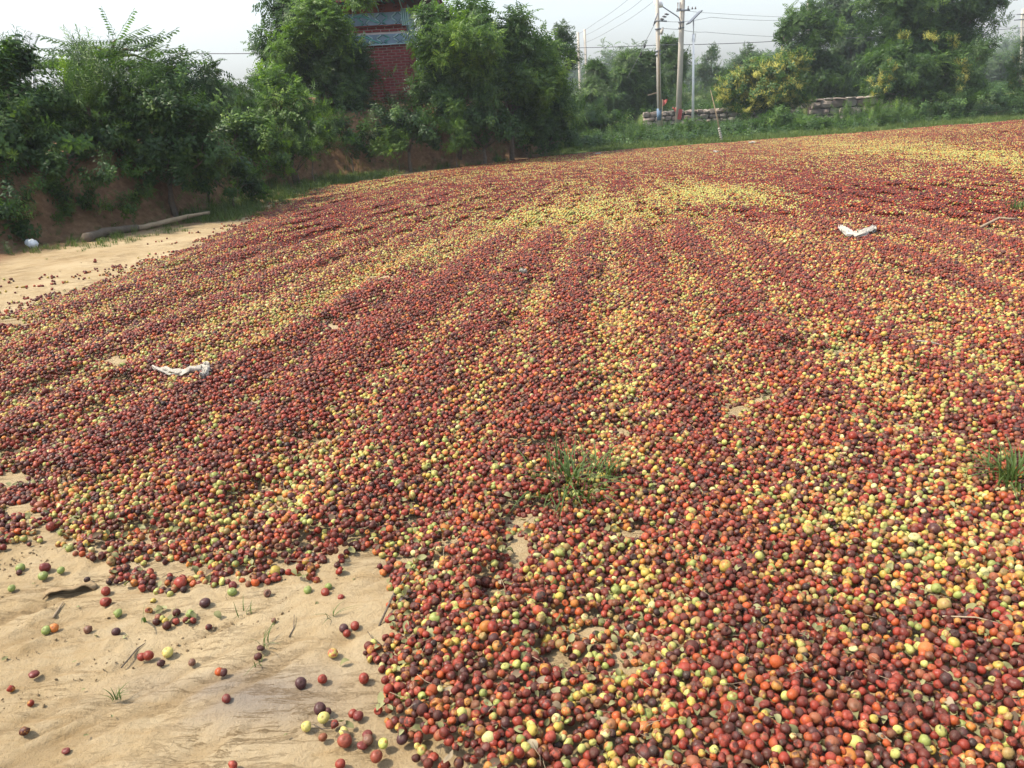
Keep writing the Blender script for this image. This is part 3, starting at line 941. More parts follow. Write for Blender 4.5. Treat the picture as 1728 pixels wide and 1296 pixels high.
def hexgrid(x0, x1, y0, y1, s, rng, jit=.30):
    nx = int((x1 - x0) / s) + 1; ny = int((y1 - y0) / (s * .866)) + 1
    i, j = np.meshgrid(np.arange(nx), np.arange(ny))
    x = x0 + (i + .5 * (j % 2)) * s; y = y0 + j * s * .866
    lay = (i + (j // 2) * 2 + (j % 2)) % 3
    x = x + rng.uniform(-jit, jit, x.shape) * s; y = y + rng.uniform(-jit, jit, x.shape) * s
    return x.ravel(), y.ravel(), lay.ravel()

NEAR_R, SP = 10.5, 0.0228
def in_view(x, y, m=120, mb=160):
    px, py, pz = proj(x, y, np.zeros_like(x))
    return (pz > .3) & (px > -m - 150 / np.maximum(pz, .5)) & (px < 1728 + m + 150 / np.maximum(pz, .5)) & (py < 1296 + mb)

def fruit_attrs(x, y, rng):
    n = len(x)
    yl = yellowness(x, y)
    isy = rng.random(n) < yl
    cr, ir = palette(REDS, rng.random(n)); cy, iy = palette(YELS, rng.random(n))
    c1 = np.where(isy[:, None], cy, cr) * rng.uniform(.82, 1.2, (n, 1))
    # second colour in patches: bruises on yellow, yellow or orange on red
    c2y = np.where(rng.random((n, 1)) < .55, (.22, .085, .03), (.42, .12, .03)); c2r = np.where(rng.random((n, 1)) < .18, (.36, .16, .03), np.where(rng.random((n, 1)) < .5, (.05, .012, .014), (.30, .05, .03)))
    c2 = np.where(isy[:, None], c2y, c2r)
    amt = np.where(isy, rng.uniform(.30, .66, n), rng.uniform(.30, .62, n))
    var = np.stack([rng.uniform(0, 50, n), amt, rng.random(n)], -1)
    return c1, c2, var, isy, np.where(isy, 10 + iy, ir)

def build_fruit():
    rng = np.random.default_rng(11)
    X, Y, L = [], [], []
    # near and middle: fruit by fruit
    x, y, l = hexgrid(-9.5, 8.5, .7, 10.6, SP, rng)
    m = in_view(x, y) & (np.hypot(x, y) < NEAR_R + .5 * (vnoise(x * 2, y * 2, 3) - .5)); x, y, l = x[m], y[m], l[m]
    c = coverage(x, y)
    hn = fbm(x * 14, y * 14, 81, 2)
    keep = (.55 * rng.random(len(x)) + .45 * (hn - .25) / .5) < np.where(c > .97, 2, c * .97)
    x, y, l, c = x[keep], y[keep], l[keep], c[keep]
    # farther: only along the thin edges, the rest comes as dense patches
    x2, y2, l2 = hexgrid(-24, 16, 8.5, 30, SP, rng)
    m = in_view(x2, y2) & (np.hypot(x2, y2) >= NEAR_R - .3); x2, y2, l2 = x2[m], y2[m], l2[m]
    fd, _, _ = seg_dist(x2, y2, FIELD + [FIELD[0]]); fi = inside(x2, y2, FIELD)
    m = (np.where(fi, fd, -fd) < .62) & (fd < 1.4); x2, y2, l2 = x2[m], y2[m], l2[m]
    c2 = coverage(x2, y2); keep = (.55 * rng.random(len(x2)) + .45 * vnoise(x2 * 9, y2 * 9, 5)) < c2
    x2, y2, l2, c2 = x2[keep], y2[keep], l2[keep], c2[keep]
    x = np.concatenate([x, x2]); y = np.concatenate([y, y2]); l = np.concatenate([l, l2]); c = np.concatenate([c, c2])
    n = len(x)
    kind = rng.choice(len(KINDS), n, p=KW / KW.sum())
    d = np.clip(rng.normal(.0256, .0036, n), .016, .040); d = np.where(rng.random(n) < .008, rng.uniform(.038, .046, n), d)
    d = np.where(kind >= 6, d * .93, d)
    full = smooth(.75, .98, c)
    g = H(x, y)
    z = g + d * .42 + full * (l * .0092 + rng.uniform(0, .013, n)) + full * pile(x, y)
    tilt = rng.normal(size=(n, 3)) + np.array((0, -.1, .7))
    eu = euler_of(frames(tilt, rng))
    c1, c2_, var, isy, ci = fruit_attrs(x, y, rng)
    # the lone fruit lying on the bare mud, placed one by one
    lone = [(80, 1069, 'green', 'smooth', 15), (93, 1065, 'orange', 'dent', 15), (150, 1067, 'brown', 'shrivelled', 14), (197, 1071, 'dark purple', 'smooth', 14), (240, 1114, 'red', 'dent', 15), (252, 1112, 'red', 'smooth', 17),
            (285, 1107, 'yellow', 'smooth', 18), (325, 1122, 'brown', 'smooth', 12), (58, 1141, 'dark red', 'split', 17), (383, 1184, 'dark red', 'smooth', 15), (509, 1159, 'dark purple', 'smooth', 19), (545, 1151, 'red', 'dent', 16),
            (563, 1108, 'red and yellow', 'dent', 18), (581, 1066, 'dark purple', 'smooth', 16), (600, 1061, 'red', 'smooth', 15), (541, 1203, 'dark purple', 'smooth', 21), (547, 1217, 'yellow', 'smooth', 19),
            (518, 1232, 'yellow', 'dent', 18), (583, 1258, 'red brown', 'smooth', 23), (580, 1240, 'yellow', 'hollow', 17), (680, 1253, 'dark purple', 'smooth', 19), (636, 1283, 'red brown', 'smooth', 21), (648, 1260, 'yellow green', 'smooth', 17),
            (112, 1270, 'dark red', 'split', 14), (463, 1050, 'brown', 'shrivelled', 9), (615, 1151, 'red', 'smooth', 18), (347, 1023, 'dark purple', 'smooth', 17), (322, 1041, 'green', 'hollow', 15), (200, 1040, 'green', 'hollow', 15),
            (180, 1003, 'red', 'smooth', 15), (180, 1022, 'red', 'hollow', 17), (21, 997, 'green', 'smooth', 12), (74, 977, 'green', 'smooth', 15), (78, 964, 'dark red', 'shrivelled', 19), (36, 963, 'green', 'smooth', 14), (104, 967, 'green', 'dent', 13),
            (393, 1004, 'green', 'smooth', 15), (394, 993, 'dark red', 'smooth', 14), (520, 1001, 'green', 'dent', 15), (452, 1006, 'brown', 'hollow', 14), (550, 1004, 'red', 'smooth', 14), (555, 994, 'green', 'smooth', 12), (576, 1012, 'red', 'dent', 12),
            (605, 1214, 'dark red', 'dent', 18), (622, 1254, 'brown', 'smooth', 18), (620, 1243, 'dark red', 'split', 18), (612, 1262, 'dark red', 'split', 18), (596, 1209, 'red', 'smooth', 15), (575, 1295, 'red', 'smooth', 17)]
    CC = {'green': (.20, .25, .065), 'orange': (.48, .15, .03), 'brown': (.15, .065, .04), 'dark purple': (.050, .016, .020), 'red': (.20, .022, .012), 'yellow': (.48, .42, .12), 'dark red': (.14, .02, .018),
          'red and yellow': (.34, .06, .04), 'red brown': (.22, .045, .025), 'yellow green': (.42, .44, .10)}
    KK = {'smooth': 0, 'dent': 4, 'shrivelled': 6, 'split': 10, 'hollow': 8}
    lx = np.array([G(a[0], a[1]).x for a in lone]); ly = np.array([G(a[0], a[1]).y for a in lone])
    # clear the scattered ones that would touch them
    keep = np.ones(n, bool)
    for a, b in zip(lx, ly): keep &= np.hypot(x - a, y - b) > .024
    x, y, z, d, eu, kind, c1, c2_, var, isy, ci, c = [q[keep] for q in (x, y, z, d, eu, kind, c1, c2_, var, isy, ci, c)]
    px, py, pz = proj(x, y, z)
    vis = (px > 3) & (px < 1725) & (py < 1294) & (pz > 0)
    size = np.where(vis, d / pz, 0)
    pick = np.argsort(-size)[:300 - len(lone)]
    names = {0: 'maroon', 1: 'dark red', 2: 'red', 3: 'orange red', 4: 'brown', 5: 'dusty brown red', 6: 'nearly black', 10: 'pale yellow green', 11: 'green', 12: 'yellow', 13: 'orange', 14: 'olive brown', 15: 'cream yellow'}
    shape = {0: 'smooth round', 4: 'dented', 6: 'wrinkled', 8: 'hollowed out', 10: 'shrunken flat'}
    def where(a, b):
        cols = ['far left', 'left', 'left of the middle', 'middle', 'right of the middle', 'right', 'far right']
        k = min(6, max(0, int(a / 1728 * 7)))
        row = 'at the bottom edge' if b > 1250 else ('just above the bottom edge' if b > 1205 else ('in the nearest rows' if b > 1140 else 'in the near part of the heap'))
        return row + ', ' + cols[k]
    used = {}
    recs = []
    for i in pick:
        near = [j for j in pick if j != i and math.hypot(px[i] - px[j], py[i] - py[j]) < 42]
        near.sort(key=lambda j: math.hypot(px[i] - px[j], py[i] - py[j]))
        kd = kind[i]; sh = shape[0 if kd < 4 else 4 if kd < 6 else 6 if kd < 8 else 8 if kd < 10 else 10]
        big = 'large ' if d[i] > .0305 else ('small ' if d[i] < .0232 else '')
        base = f"{big}{sh} {names[int(ci[i])]} fruit"
        tail = ''
        if near:
            j = near[0]; dx_, dy_ = px[i] - px[j], py[i] - py[j]
            side = ('right of' if dx_ > 0 else 'left of') if abs(dx_) > abs(dy_) else ('below' if dy_ > 0 else 'above')
            tail = f" {side} a {names[int(ci[j])]} one"
        recs.append((i, base, tail, where(px[i], py[i])))
    def make(me, loc, rot, sc, f1, f2, fv, label, grp):
        o = bpy.data.objects.new('fruit', me); COL.objects.link(o)
        o.location = loc; o.rotation_euler = rot; o.scale = (sc, sc, sc)
        o['fcol'] = [float(q) for q in f1]; o['fcol2'] = [float(q) for q in f2]; o['fvar'] = [float(q) for q in fv]
        tag(o, label, 'fruit', grp); return o
    for (i, b, tl, wh) in recs:
        lab = b + tl + ' ' + wh
        near = [j for j in pick if j != i and math.hypot(px[i] - px[j], py[i] - py[j]) < 60]
        near.sort(key=lambda j: math.hypot(px[i] - px[j], py[i] - py[j]))
        if lab in used and len(near) > 1:
            nm = names[int(ci[near[1]])]
            lab = b + tl.replace(' one', '') + f' and near a {nm} one'
        if len(lab.split()) > 16: lab = b + tl + ' ' + wh.replace('in the near part of the heap', 'in the near heap').replace('just above the bottom edge', 'near the edge')
        if len(lab.split()) > 16: lab = b + ' ' + wh.replace('in the near part of the heap', 'in the near heap')
        if len(lab.split()) > 16: lab = lab.replace('of the middle', 'middle')
        used.setdefault(lab, 0); used[lab] += 1
        make(FM[kind[i]], (x[i], y[i], z[i]), eu[i], d[i], c1[i], c2_[i], var[i], lab, 'fruit spread out to dry nearest the camera')
    seen = {}
    spots = {}
    for k, (a, b, cn, sh, wpx) in enumerate(lone):
        g_ = G(a, b); pz_ = proj(np.array(g_.x), np.array(g_.y), np.array(0.))[2]
        dd = wpx * float(pz_) / F_PX
        kd = KK[sh] + (k % 2 if sh not in ('split',) else 0)
        f1 = np.array(CC[cn]); f2 = (.50, .42, .10) if cn == 'red and yellow' else ((.40, .14, .04) if cn.startswith('yellow') else ((.03, .012, .012) if 'purple' in cn else tuple(f1 * .55)))
        am = .56 if cn == 'red and yellow' else .40
        # what lies next to it sets it apart
        dist = sorted((math.hypot(a - q[0], b - q[1]), q[2], 'left' if q[0] > a else 'right', 'above' if q[1] < b else 'below') for q in lone if q is not lone[k])
        shn = {'smooth': 'smooth round', 'dent': 'slightly dented', 'shrivelled': 'wrinkled dried', 'split': 'torn open shrivelled', 'hollow': 'hollowed'}[sh]
        if dist[0][0] < 26: lab = f"{shn} {cn} fruit on bare mud beside a {dist[0][1]} one"
        else: lab = f"{shn} {cn} fruit lying alone on the bare mud"
        lab = ' '.join(lab.split())
        if lab in seen: lab += (' near the bottom edge' if b > 1230 else ' by the heap' if a > 500 else ' at far left' if a < 110 else ' left of the tracks')
        q = lab; nn = 2
        while lab in seen: lab = q + (' , farther back' if nn == 2 else ' , nearer' if nn == 3 else ' , in between'); nn += 1
        lab = lab.replace(' ,', ',')
        if len(lab.split()) > 16: lab = lab.replace('shrivelled ', '')
        seen[lab] = 1
        rr = frames(np.array([[random.uniform(-.6, .6), random.uniform(-.9, .1), .9]]), rng)
        make(FM[kd], (g_.x, g_.y, Hs(g_.x, g_.y) + dd * (.42 if sh != 'split' else .25)), euler_of(rr)[0], dd, f1, f2, (k * 1.3, am, .3), lab, 'lone fruit on the bare mud')
    rest = np.ones(len(x), bool); rest[pick] = False
    global FRUIT_XY, FRUIT_NAME
    sel = np.hypot(x, y) < 4; FRUIT_XY = np.stack([x[sel], y[sel]], -1); FRUIT_NAME = [names[int(q)] for q in ci[sel]]
    o = scatter('spread_fruit', 'fruit_copies', FSRC, np.stack([x, y, z], -1)[rest], eu[rest], d[rest], kind[rest], {'fcol': c1[rest], 'fcol2': c2_[rest], 'fvar': var[rest]})
    tag(o, 'thousands of small red, maroon, yellow and green fruit spread on the ground to dry', 'drying fruit', kind='stuff')
    print('near fruit', rest.sum())
    # dense patches of fruit for the rest of the yard
    V1, F1 = ico(1)
    srcs = []
    S = .46
    for k in range(7):
        rg = np.random.default_rng(200 + k)
        hx, hy, hl = hexgrid(-S * .62, S * .62, -S * .62, S * .62, .0262, rg)
        q = np.hypot(hx, hy) < S * .60 * (1 + .12 * np.sin(5 * np.arctan2(hy, hx) + k)); hx, hy, hl = hx[q], hy[q], hl[q]
        m = len(hx); dd = np.clip(rg.normal(.0272, .0035, m), .018, .04)
        hz = hl * .0085 + rg.uniform(0, .013, m) + .010 * (vnoise(hx * 9, hy * 9, k) - .5) - .012 * (np.hypot(hx, hy) / (S * .6)) ** 4 * .7
        VV = (V1[None] * dd[:, None, None] + np.stack([hx, hy, hz], -1)[:, None]).reshape(-1, 3)
        FF = (F1[None] + (np.arange(m) * len(V1))[:, None, None]).reshape(-1, 3)
        u1 = np.repeat(np.clip(rg.random(m) + .25 * (vnoise(hx * 14, hy * 14, 40 + k) - .5), 0, 1), len(V1)); u2 = np.repeat(rg.random(m), len(V1))
        me = npmesh('fruit_patch', VV, FF, {'u1': u1, 'u2': u2}, True, [M['fruit_far']]); srcs.append(source('fruit_patch', me))
    X, Y = [], []
    x, y, _ = hexgrid(-26, 34, -2.6, 30, .33, rng, .12)
    inn = inside(x, y, FIELD); fd, _, _ = seg_dist(x, y, FIELD + [FIELD[0]])
    bd, _, _ = seg_dist(x, y, BARE + [BARE[0]])
    m = inn & (fd > .42) & ~(inside(x, y, BARE)) & ~((bd < .45))
    nearv = in_view(x, y) & (np.hypot(x, y) < NEAR_R - .05)
    m &= ~nearv
    x, y = x[m], y[m]
    cv = coverage(x, y); q = cv > np.where(y > 11, .18, .5); x, y = x[q], y[q]
    n = len(x)
    e = .12
    gx = (pile(x + e, y) - pile(x - e, y)) / (2 * e); gy = (pile(x, y + e) - pile(x, y - e)) / (2 * e)
    ax = np.stack([-gx, -gy, np.ones(n)], -1)
    z = H(x, y) + pile(x, y) + .010
    o = scatter('spread_fruit', 'fruit_patches', srcs, np.stack([x, y, z], -1), euler_of(frames(ax, rng)), np.full(n, 1.0), rng.integers(0, 7, n), {'yel': yellowness(x, y)})
    tag(o, 'far expanse of red and yellow fruit drying in long raked rows', 'drying fruit', kind='stuff')
    print('patches', n)
build_fruit()

# ------------------------------------------------------------------ small tower half hidden by the trees
M['brick'] = plain('red_brick', (.30, .05, .05), 0.8, 0.25, 5, 0.25, 0.3, coords='pos', each=.35)
M['mortar'] = plain('pale_mortar', (.68, .56, .52), 0.9, 0.10, 8, 0.1, 0.2)
M['tower_blue'] = plain('blue_grey_paint', (.24, .33, .42), 0.75, 0.2, 4, 0.2, 0.15)
M['tower_teal'] = plain('teal_paint', (.14, .42, .38), 0.7, 0.2, 4, 0.2, 0.1)
M['tower_pale'] = plain('pale_blue_paint', (.48, .64, .66), 0.7, 0.1, 4, 0.2, 0.1)
M['tower_green'] = plain('dark_green_paint', (.03, .17, .13), 0.7, 0.2, 4, 0.2, 0.1)
M['tower_rust'] = plain('rust_red_paint', (.24, .055, .035), 0.75, 0.3, 5, 0.2, 0.15)
M['roof_tile'] = plain('roof_tile', (.15, .055, .05), 0.8, 0.3, 7, 0.25, 0.3)

def build_tower():
    YT = 24.6
    c = P(692, 120, YT); x1 = c.x; W = 2.15; x0 = x1 - W; D = 2.15
    zf = lambda py: P(650, py, YT).z
    zb = Hs(x0 + 1, YT) - .3
    t = empty('brick_tower', (x0 + W / 2, YT, zb + .3)); O = Vector(t.location)
    tag(t, 'small red brick tower with painted blue panels and tiled eave, half hidden behind the trees', 'tower')
    L = lambda v: Vector(v) - O
    def part(name, c, s, mat, par=t, rot=None, bev=0.0):
        me = box(name, c if par is not t else L(c), s, rot, bev)
        return obj(name, me, M[mat], par)
    z75, z57, z42, z18, z4 = zf(75), zf(58), zf(43), zf(21), zf(6)
    core = part('core', (x0 + W / 2, YT + D / 2 + .020, (zb + z4) / 2), (W - .024, D - .024, z4 - zb), 'mortar')
    # bricks of the front, one by one; those of the sides joined
    bl, bh, jt = .232, .056, .020
    shapes = []
    for k in range(4):
        me = box('brick', (0, 0, 0), (bl, .05, bh), None, .004); shapes.append(me)
        me.materials.append(M['brick'])
    def courses(a, b):
        n = int((b - a) / (bh + jt)); return [b - (i + .5) * (bh + jt) for i in range(n)]
    zs = courses(zf(205), z75) + courses(z57 + .01, z42 - .02)
    cnt = 0
    rows = []
    for r, z in enumerate(zs):
        off = (r % 2) * (bl + jt) / 2
        k = 0; x = x1 - bl / 2 - off
        while x > x0 + bl / 2:
            rows.append((x, z)); x -= bl + jt
    rows.sort(key=lambda q: -q[0])
    bm = bmesh.new(); nst = 0
    hb = box('brick', (0, 0, 0), ((bl - jt) / 2, .05, bh), None, .004); hb.materials.append(M['brick'])
    for r, z in enumerate(zs):
        if r % 2:
            o = bpy.data.objects.new('brick', hb); COL.objects.link(o); o.parent = t; cnt += 1
            o.location = L((x1 - (bl - jt) / 4, YT + .026, z))
    for (x, z) in rows:
        if cnt < 300:
            o = bpy.data.objects.new('brick', shapes[cnt % 4]); COL.objects.link(o); o.parent = t
            o.location = L((x, YT + .026 + random.uniform(-.003, .003), z)); cnt += 1
        else:
            box_bm(bm, L((x, YT - .012, z)), (bl, .05, bh)); nst += 1
    for r, z in enumerate(courses(zb, z75)):
        y = YT + .03 + (r % 2) * .06
        while y < YT + D - .25:
            box_bm(bm, L((x1 + .001, y + bl / 2, z)), (.05, bl, bh)); y += bl + jt
            box_bm(bm, L((x0 - .001, y + bl / 2, z)), (.05, bl, bh))
    bo = obj('brickwork', bm_mesh('brickwork', bm), M['brick'], t); bo['kind'] = 'stuff'
    # painted panels with raised wavy scrolls
    for (za, zc) in ((z75, z57), (z42, z18)):
        pn = part('painted_panel', (x0 + W / 2, YT - .02, (za + zc) / 2), (W + .06, .09, zc - za), 'tower_blue')
        h = zc - za
        for i in range(9):
            xc = x0 + .12 + i * (W - .2) / 8
            s = 1 if i % 2 else -1
            pts = [L((xc + s * .07 * math.sin(2.6 * u), YT - .072, za + h * (.06 + .88 * u / 3.0))) for u in (0, .5, 1, 1.5, 2, 2.5, 3)]
            obj('scroll', tubes('scroll', [(pts, .018)], 5), M['tower_pale' if i % 3 else 'tower_teal'], pn)
            pts = [p + Vector((s * .045, 0.012, 0)) for p in pts]
            obj('scroll', tubes('scroll', [(pts, .012)], 5), M['tower_green'], pn)
        pts = [L((x0 + .5 + q * .1, YT - .072, (za + zc) / 2 + .1 * math.sin(q * .5))) for q in range(10)]
        obj('scroll', tubes('scroll', [(pts, .022)], 5), M['tower_teal'], pn)
    part('ledge', (x0 + W / 2, YT - .03, z42 - .005), (W + .12, .14, .03), 'tower_rust')
    part('ledge', (x0 + W / 2, YT - .03, z75 - .005), (W + .08, .12, .025), 'tower_pale')
    part('side_panel', (x1 + .03, YT + D / 2 + .1, (zf(75) + z4) / 2), (.05, D - .1, z4 - zf(75)), 'tower_blue')
    # corner post with green stripes
    cp = part('corner_post', (x1 - .0, YT - .05, (z42 + z18) / 2 + .02), (.20, .12, z18 - z42 + .1), 'tower_pale')
    for k in (-.06, 0, .06):
        obj('stripe', box('stripe', L((x1 + k, YT - .115, (z42 + z18) / 2 + .02)), (.018, .02, z18 - z42 + .08)), M['tower_green'], cp)
    # red frieze with round medallions under the eave
    fr = part('frieze', (x0 + W / 2, YT - .03, (z18 + z4) / 2), (W + .16, .14, z4 - z18), 'tower_rust')
    for k in range(5):
        xc = x0 + .25 + k * .42
        pts = [L((xc + .085 * math.cos(a * .523), YT - .105, (z18 + z4) / 2 + .085 * math.sin(a * .523))) for a in range(13)]
        obj('medallion', tubes('medallion', [(pts, .014), ([L((xc, YT - .10, (z18 + z4) / 2 - .02)), L((xc, YT - .12, (z18 + z4) / 2 + .02))], .04)], 5), M['roof_tile'], fr)
    for k in range(4):
        xc = x0 + .05 + k * (W - .1) / 3
        a = L((xc, YT - .08, z18 + .02)); b = L((xc - .03, YT - .55, z4 + .06))
        obj('bracket', tubes('bracket', [([a, b], .018)], 6), M['tower_pale'], t)
    b1 = L((x1 + .05, YT + .6, z18 + .05)); b2 = L((x1 + .8, YT + .3, z4 + .12))
    obj('bracket', tubes('bracket', [([b1, b2], .02)], 6), M['tower_pale'], t)
    obj('bracket', tubes('bracket', [([b1 + Vector((0, 1.0, 0)), b2 + Vector((0, 1.0, 0))], .02)], 6), M['tower_pale'], t)
    # hipped roof
    ov = .72; ze = z4 + .02
    A = [(x0 - ov, YT - ov), (x1 + ov + .25, YT - ov), (x1 + ov + .25, YT + D + ov), (x0 - ov, YT + D + ov)]
    ap = ((x0 + x1) / 2, YT + D / 2, ze + 1.7)
    V = [L((*a, ze)) for a in A] + [L((*a, ze + .09)) for a in A] + [L(ap)]
    Fq = [(3, 2, 1, 0), (0, 1, 5, 4), (1, 2, 6, 5), (2, 3, 7, 6), (3, 0, 4, 7)]; Ft = [(4, 5, 8), (5, 6, 8), (6, 7, 8), (7, 4, 8)]
    roof = obj('roof', npmesh('roof', np.array([tuple(v) for v in V]), [np.array(Fq), np.array(Ft)], None, False), M['roof_tile'], t)
    sp = []
    n = 24
    for i in range(n):
        f = (i + .5) / n
        for a, b in ((0, 1), (1, 2)):
            p = Vector((*A[a], ze + .11)).lerp(Vector((*A[b], ze + .11)), f)
            q = Vector((*ap[:2], ze + 1.72)); m = (p + q) / 2
            e = abs(f - .5) * 2
            inw = Vector((0, 1, 0)) if a == 0 else Vector((-1, 0, 0))
            dist = (YT + D / 2 - A[0][1]) if a == 0 else (A[1][0] - ap[0])
            top = p + inw * dist * (1 - e); top.z = ze + .11 + 1.62 * (1 - e)
            sp.append(([L(p - inw * .04), L(top)], .035))
    obj('tile_row', tubes('tile_row', sp, 6), M['roof_tile'], roof)['kind'] = 'stuff'
    ends = []
    for i in range(30):
        f = (i + .5) / 30
        p = L(Vector((*A[0], ze + .01)).lerp(Vector((*A[1], ze + .01)), f))
        ends.append(([p + Vector((0, -.03, 0)), p + Vector((0, .02, 0))], .032))
    obj('tile_end', tubes('tile_end', ends, 8), M['tower_rust'], roof)['kind'] = 'stuff'
    rf = []
    for i in range(14):
        f = (i + .5) / 14
        p = L(Vector((*A[0], ze - .03)).lerp(Vector((*A[1], ze - .03)), f))
        rf.append(([p, p + Vector((0, .7, 0))], .022))
    obj('rafter', tubes('rafter', rf, 5), M['tower_green'], roof)['kind'] = 'stuff'
build_tower()

# ------------------------------------------------------------------ field-stone walls
M['stone'] = plain('field_stone', (.36, .325, .285), 0.9, 0.35, 3.2, 0.15, 0.6, 0.02, coords='pos', each=.9, alt=(.36, .27, .22))
M['stone_gap'] = plain('dark_joint_earth', (.07, .055, .045), 0.95, 0.3, 4, 0.1, 0.3)  # dark earth core seen between the stones
M['stone_mortar'] = plain('wall_mortar', (.36, .34, .31), 0.95, 0.15, 4, 0.1, 0.3)
def stone_mesh(seed):
    rg = np.random.default_rng(seed)
    bm = bmesh.new(); bmesh.ops.create_cube(bm, size=1.0)
    bmesh.ops.subdivide_edges(bm, edges=bm.edges[:], cuts=1, use_grid_fill=True)
    for v in bm.verts:
        l = v.co.length
        v.co = v.co * (.5 / l) * .55 + v.co * .48
        v.co += Vector(rg.normal(size=3) * .045)
    return bm_mesh('stone', bm, False)
STONES = [stone_mesh(k) for k in range(10)]
for m_ in STONES: m_.materials.append(M['stone'])

def stone_wall(label, x0, x1, Y, z0, z1, seed, sx=.42, sz=.24, top_cap=False, mort='stone_mortar', group=None, name='stone_wall'):
    rnd = random.Random(seed)
    t = empty(name, ((x0 + x1) / 2, Y, z0)); O = Vector(t.location)
    tag(t, label, 'wall', group)
    obj('core', box('core', (0, .30, (z1 - z0) / 2 - .04), (x1 - x0 - .06, .30, z1 - z0 - .06)), M['stone_gap'], t)
    z = z0
    while z < z1 - .04:
        h = rnd.uniform(.8, 1.2) * sz; h = min(h, z1 - z + rnd.uniform(0, .05)); x = x0 + rnd.uniform(-.1, .02)
        while x < x1:
            w = rnd.uniform(.6, 1.35) * sx
            o = bpy.data.objects.new('stone', rnd.choice(STONES)); COL.objects.link(o); o.parent = t
            o.location = Vector((x + w / 2, Y + .05 + rnd.uniform(-.02, .03), z + h / 2 + rnd.uniform(-.015, .015))) - O
            o.scale = (w * .98, .32, h * rnd.uniform(.9, 1.02)); o.rotation_euler = (rnd.uniform(-.06, .06), rnd.choice((0, math.pi)) + rnd.uniform(-.09, .09), rnd.uniform(-.08, .08))
            x += w
        z += h
    if top_cap:
        obj('coping', box('coping', (0, .22, z1 - z0 + .02), (x1 - x0 + .1, .62, .06), None, .012), M['concrete'], t)
    return t
wx = lambda px: P(px, 200, WALL_Y).x
stone_wall('long grey dry stone wall behind the concrete poles and the white lamp post', wx(1088), wx(1345), WALL_Y, -.05, .80, 4)
stone_wall('grey stone wall with flat top between the flowering bushes at right', wx(1350), wx(1475), WALL_Y - 1.2, .0, .98, 5, .46, .27)
stone_wall('low stone kerb at the feet of the poles, mostly overgrown', P(1092, 220, 34).x, P(1140, 220, 34).x, 34.0, -.03, .22, 6, .5, .22)
stone_wall('low stone ledge behind the bamboo stick', P(1195, 220, 34.4).x, P(1345, 220, 34.4).x, 34.4, -.03, .17, 8, .6, .2)

# ------------------------------------------------------------------ poles, lamps, wires
def pole(name, label, cat, pa, pb, Y, ra, rb, mat, group=None, Y2=None):
    a = P(pa[0], pa[1], Y); b = P(pb[0], pb[1], Y2 or Y)
    a.z = Hs(a.x, a.y) - .1
    t = empty(name, (a.x, a.y, a.z + .1)); tag(t, label, cat, group)
    obj('post', tubes('post', [([Vector((0, 0, -.1)), (b - a) * .5, b - a], [ra, (ra + rb) / 2, rb])], 14), M[mat], t)
    return t, a, b

# the nearer thick pole with the street lamp
t, a, b = pole('utility_pole', 'thick concrete power pole carrying a lamp on a curved arm', 'pole', (1144, 214), (1156, -110), 37.0, .135, .095, 'concrete')
OB = Vector(t.location)
def lp(px, py, Y, O): return P(px, py, Y) - O
for py in (37.5, 47):
    c = lp(1149.6, py, 37, OB); obj('clamp', tubes('clamp', [([c - Vector((0, 0, .03)), c + Vector((0, 0, .03))], .135)], 12), M['steel'], t)
c = lp(1151, 18, 37, OB)
cr = obj('crossarm', tubes('crossarm', [([c + Vector((-.28, -.12, 0)), c + Vector((.32, -.12, 0))], .035)], 6), M['steel'], t)
for dx in (-.22, -.12, .24):
    o = obj('insulator', tubes('insulator', [([c + Vector((dx, -.12, .0)), c + Vector((dx, -.12, .08)), c + Vector((dx, -.12, .1)), c + Vector((dx, -.12, .32 if dx < 0 else .16))], [.03, .045, .02, .035])], 8), M['porcelain'], cr)
for k in (0, 1):
    q = c + Vector((.42 + k * .14, -.1, .02 - k * .0)); obj('insulator', tubes('insulator', [([q, q + Vector((0, 0, .1))], [.045, .02])], 8), M['porcelain'], cr)
arm = [lp(1148, 49, 36.8, OB), lp(1147.5, 36, 36.8, OB), lp(1146, 30, 36.8, OB), lp(1140, 25.5, 36.8, OB), lp(1130, 19, 36.8, OB), lp(1117, 10.5, 36.8, OB)]
am = obj('lamp_arm', tubes('lamp_arm', [(arm, .026)], 8), M['steel'], t)
h0, h1 = lp(1118, 11, 36.8, OB), lp(1104, 1, 36.8, OB)
obj('lamp_head', tubes('lamp_head', [([h0, h0.lerp(h1, .25), h0.lerp(h1, .6), h1], [.05, .13, .16, .06])], 12), M['white_paint'], am)
c = lp(1147.5, 193, 36.83, OB)
bm = bmesh.new(); box_bm(bm, c, (.17, .012, .44), Matrix.Rotation(R(9), 3, 'Y')); obj('notice', bm_mesh('notice', bm), M['red_paint'], t)

# thinner pole to the left of it
t, a, b = pole('utility_pole', 'thinner concrete power pole with a brown pipe and blue painted foot', 'pole', (1113.5, 221), (1107.5, -60), 36.2, .105, .07, 'concrete')
OA = Vector(t.location)
c0, c1 = lp(1112.6, 203, 36.2, OA), lp(1112.3, 183, 36.2, OA)
obj('painted_band', tubes('painted_band', [([c0, c1], .108)], 14), M['blue_paint'], t)
obj('pipe', tubes('pipe', [([lp(1113.6, 186, 36.05, OA), lp(1111.5, 92, 36.08, OA), lp(1112, 84, 36.08, OA), lp(1112.8, 60, 36.08, OA)], [.04, .035, .02, .018])], 8), M['wood'], t)
for py in (92, 86, 49):
    c = lp(1110.3, py, 36.2, OA); obj('clamp', tubes('clamp', [([c - Vector((0, 0, .03)), c + Vector((0, 0, .03))], .13)], 12), M['steel'], t)
c = lp(1109.3, 35, 36.1, OA)
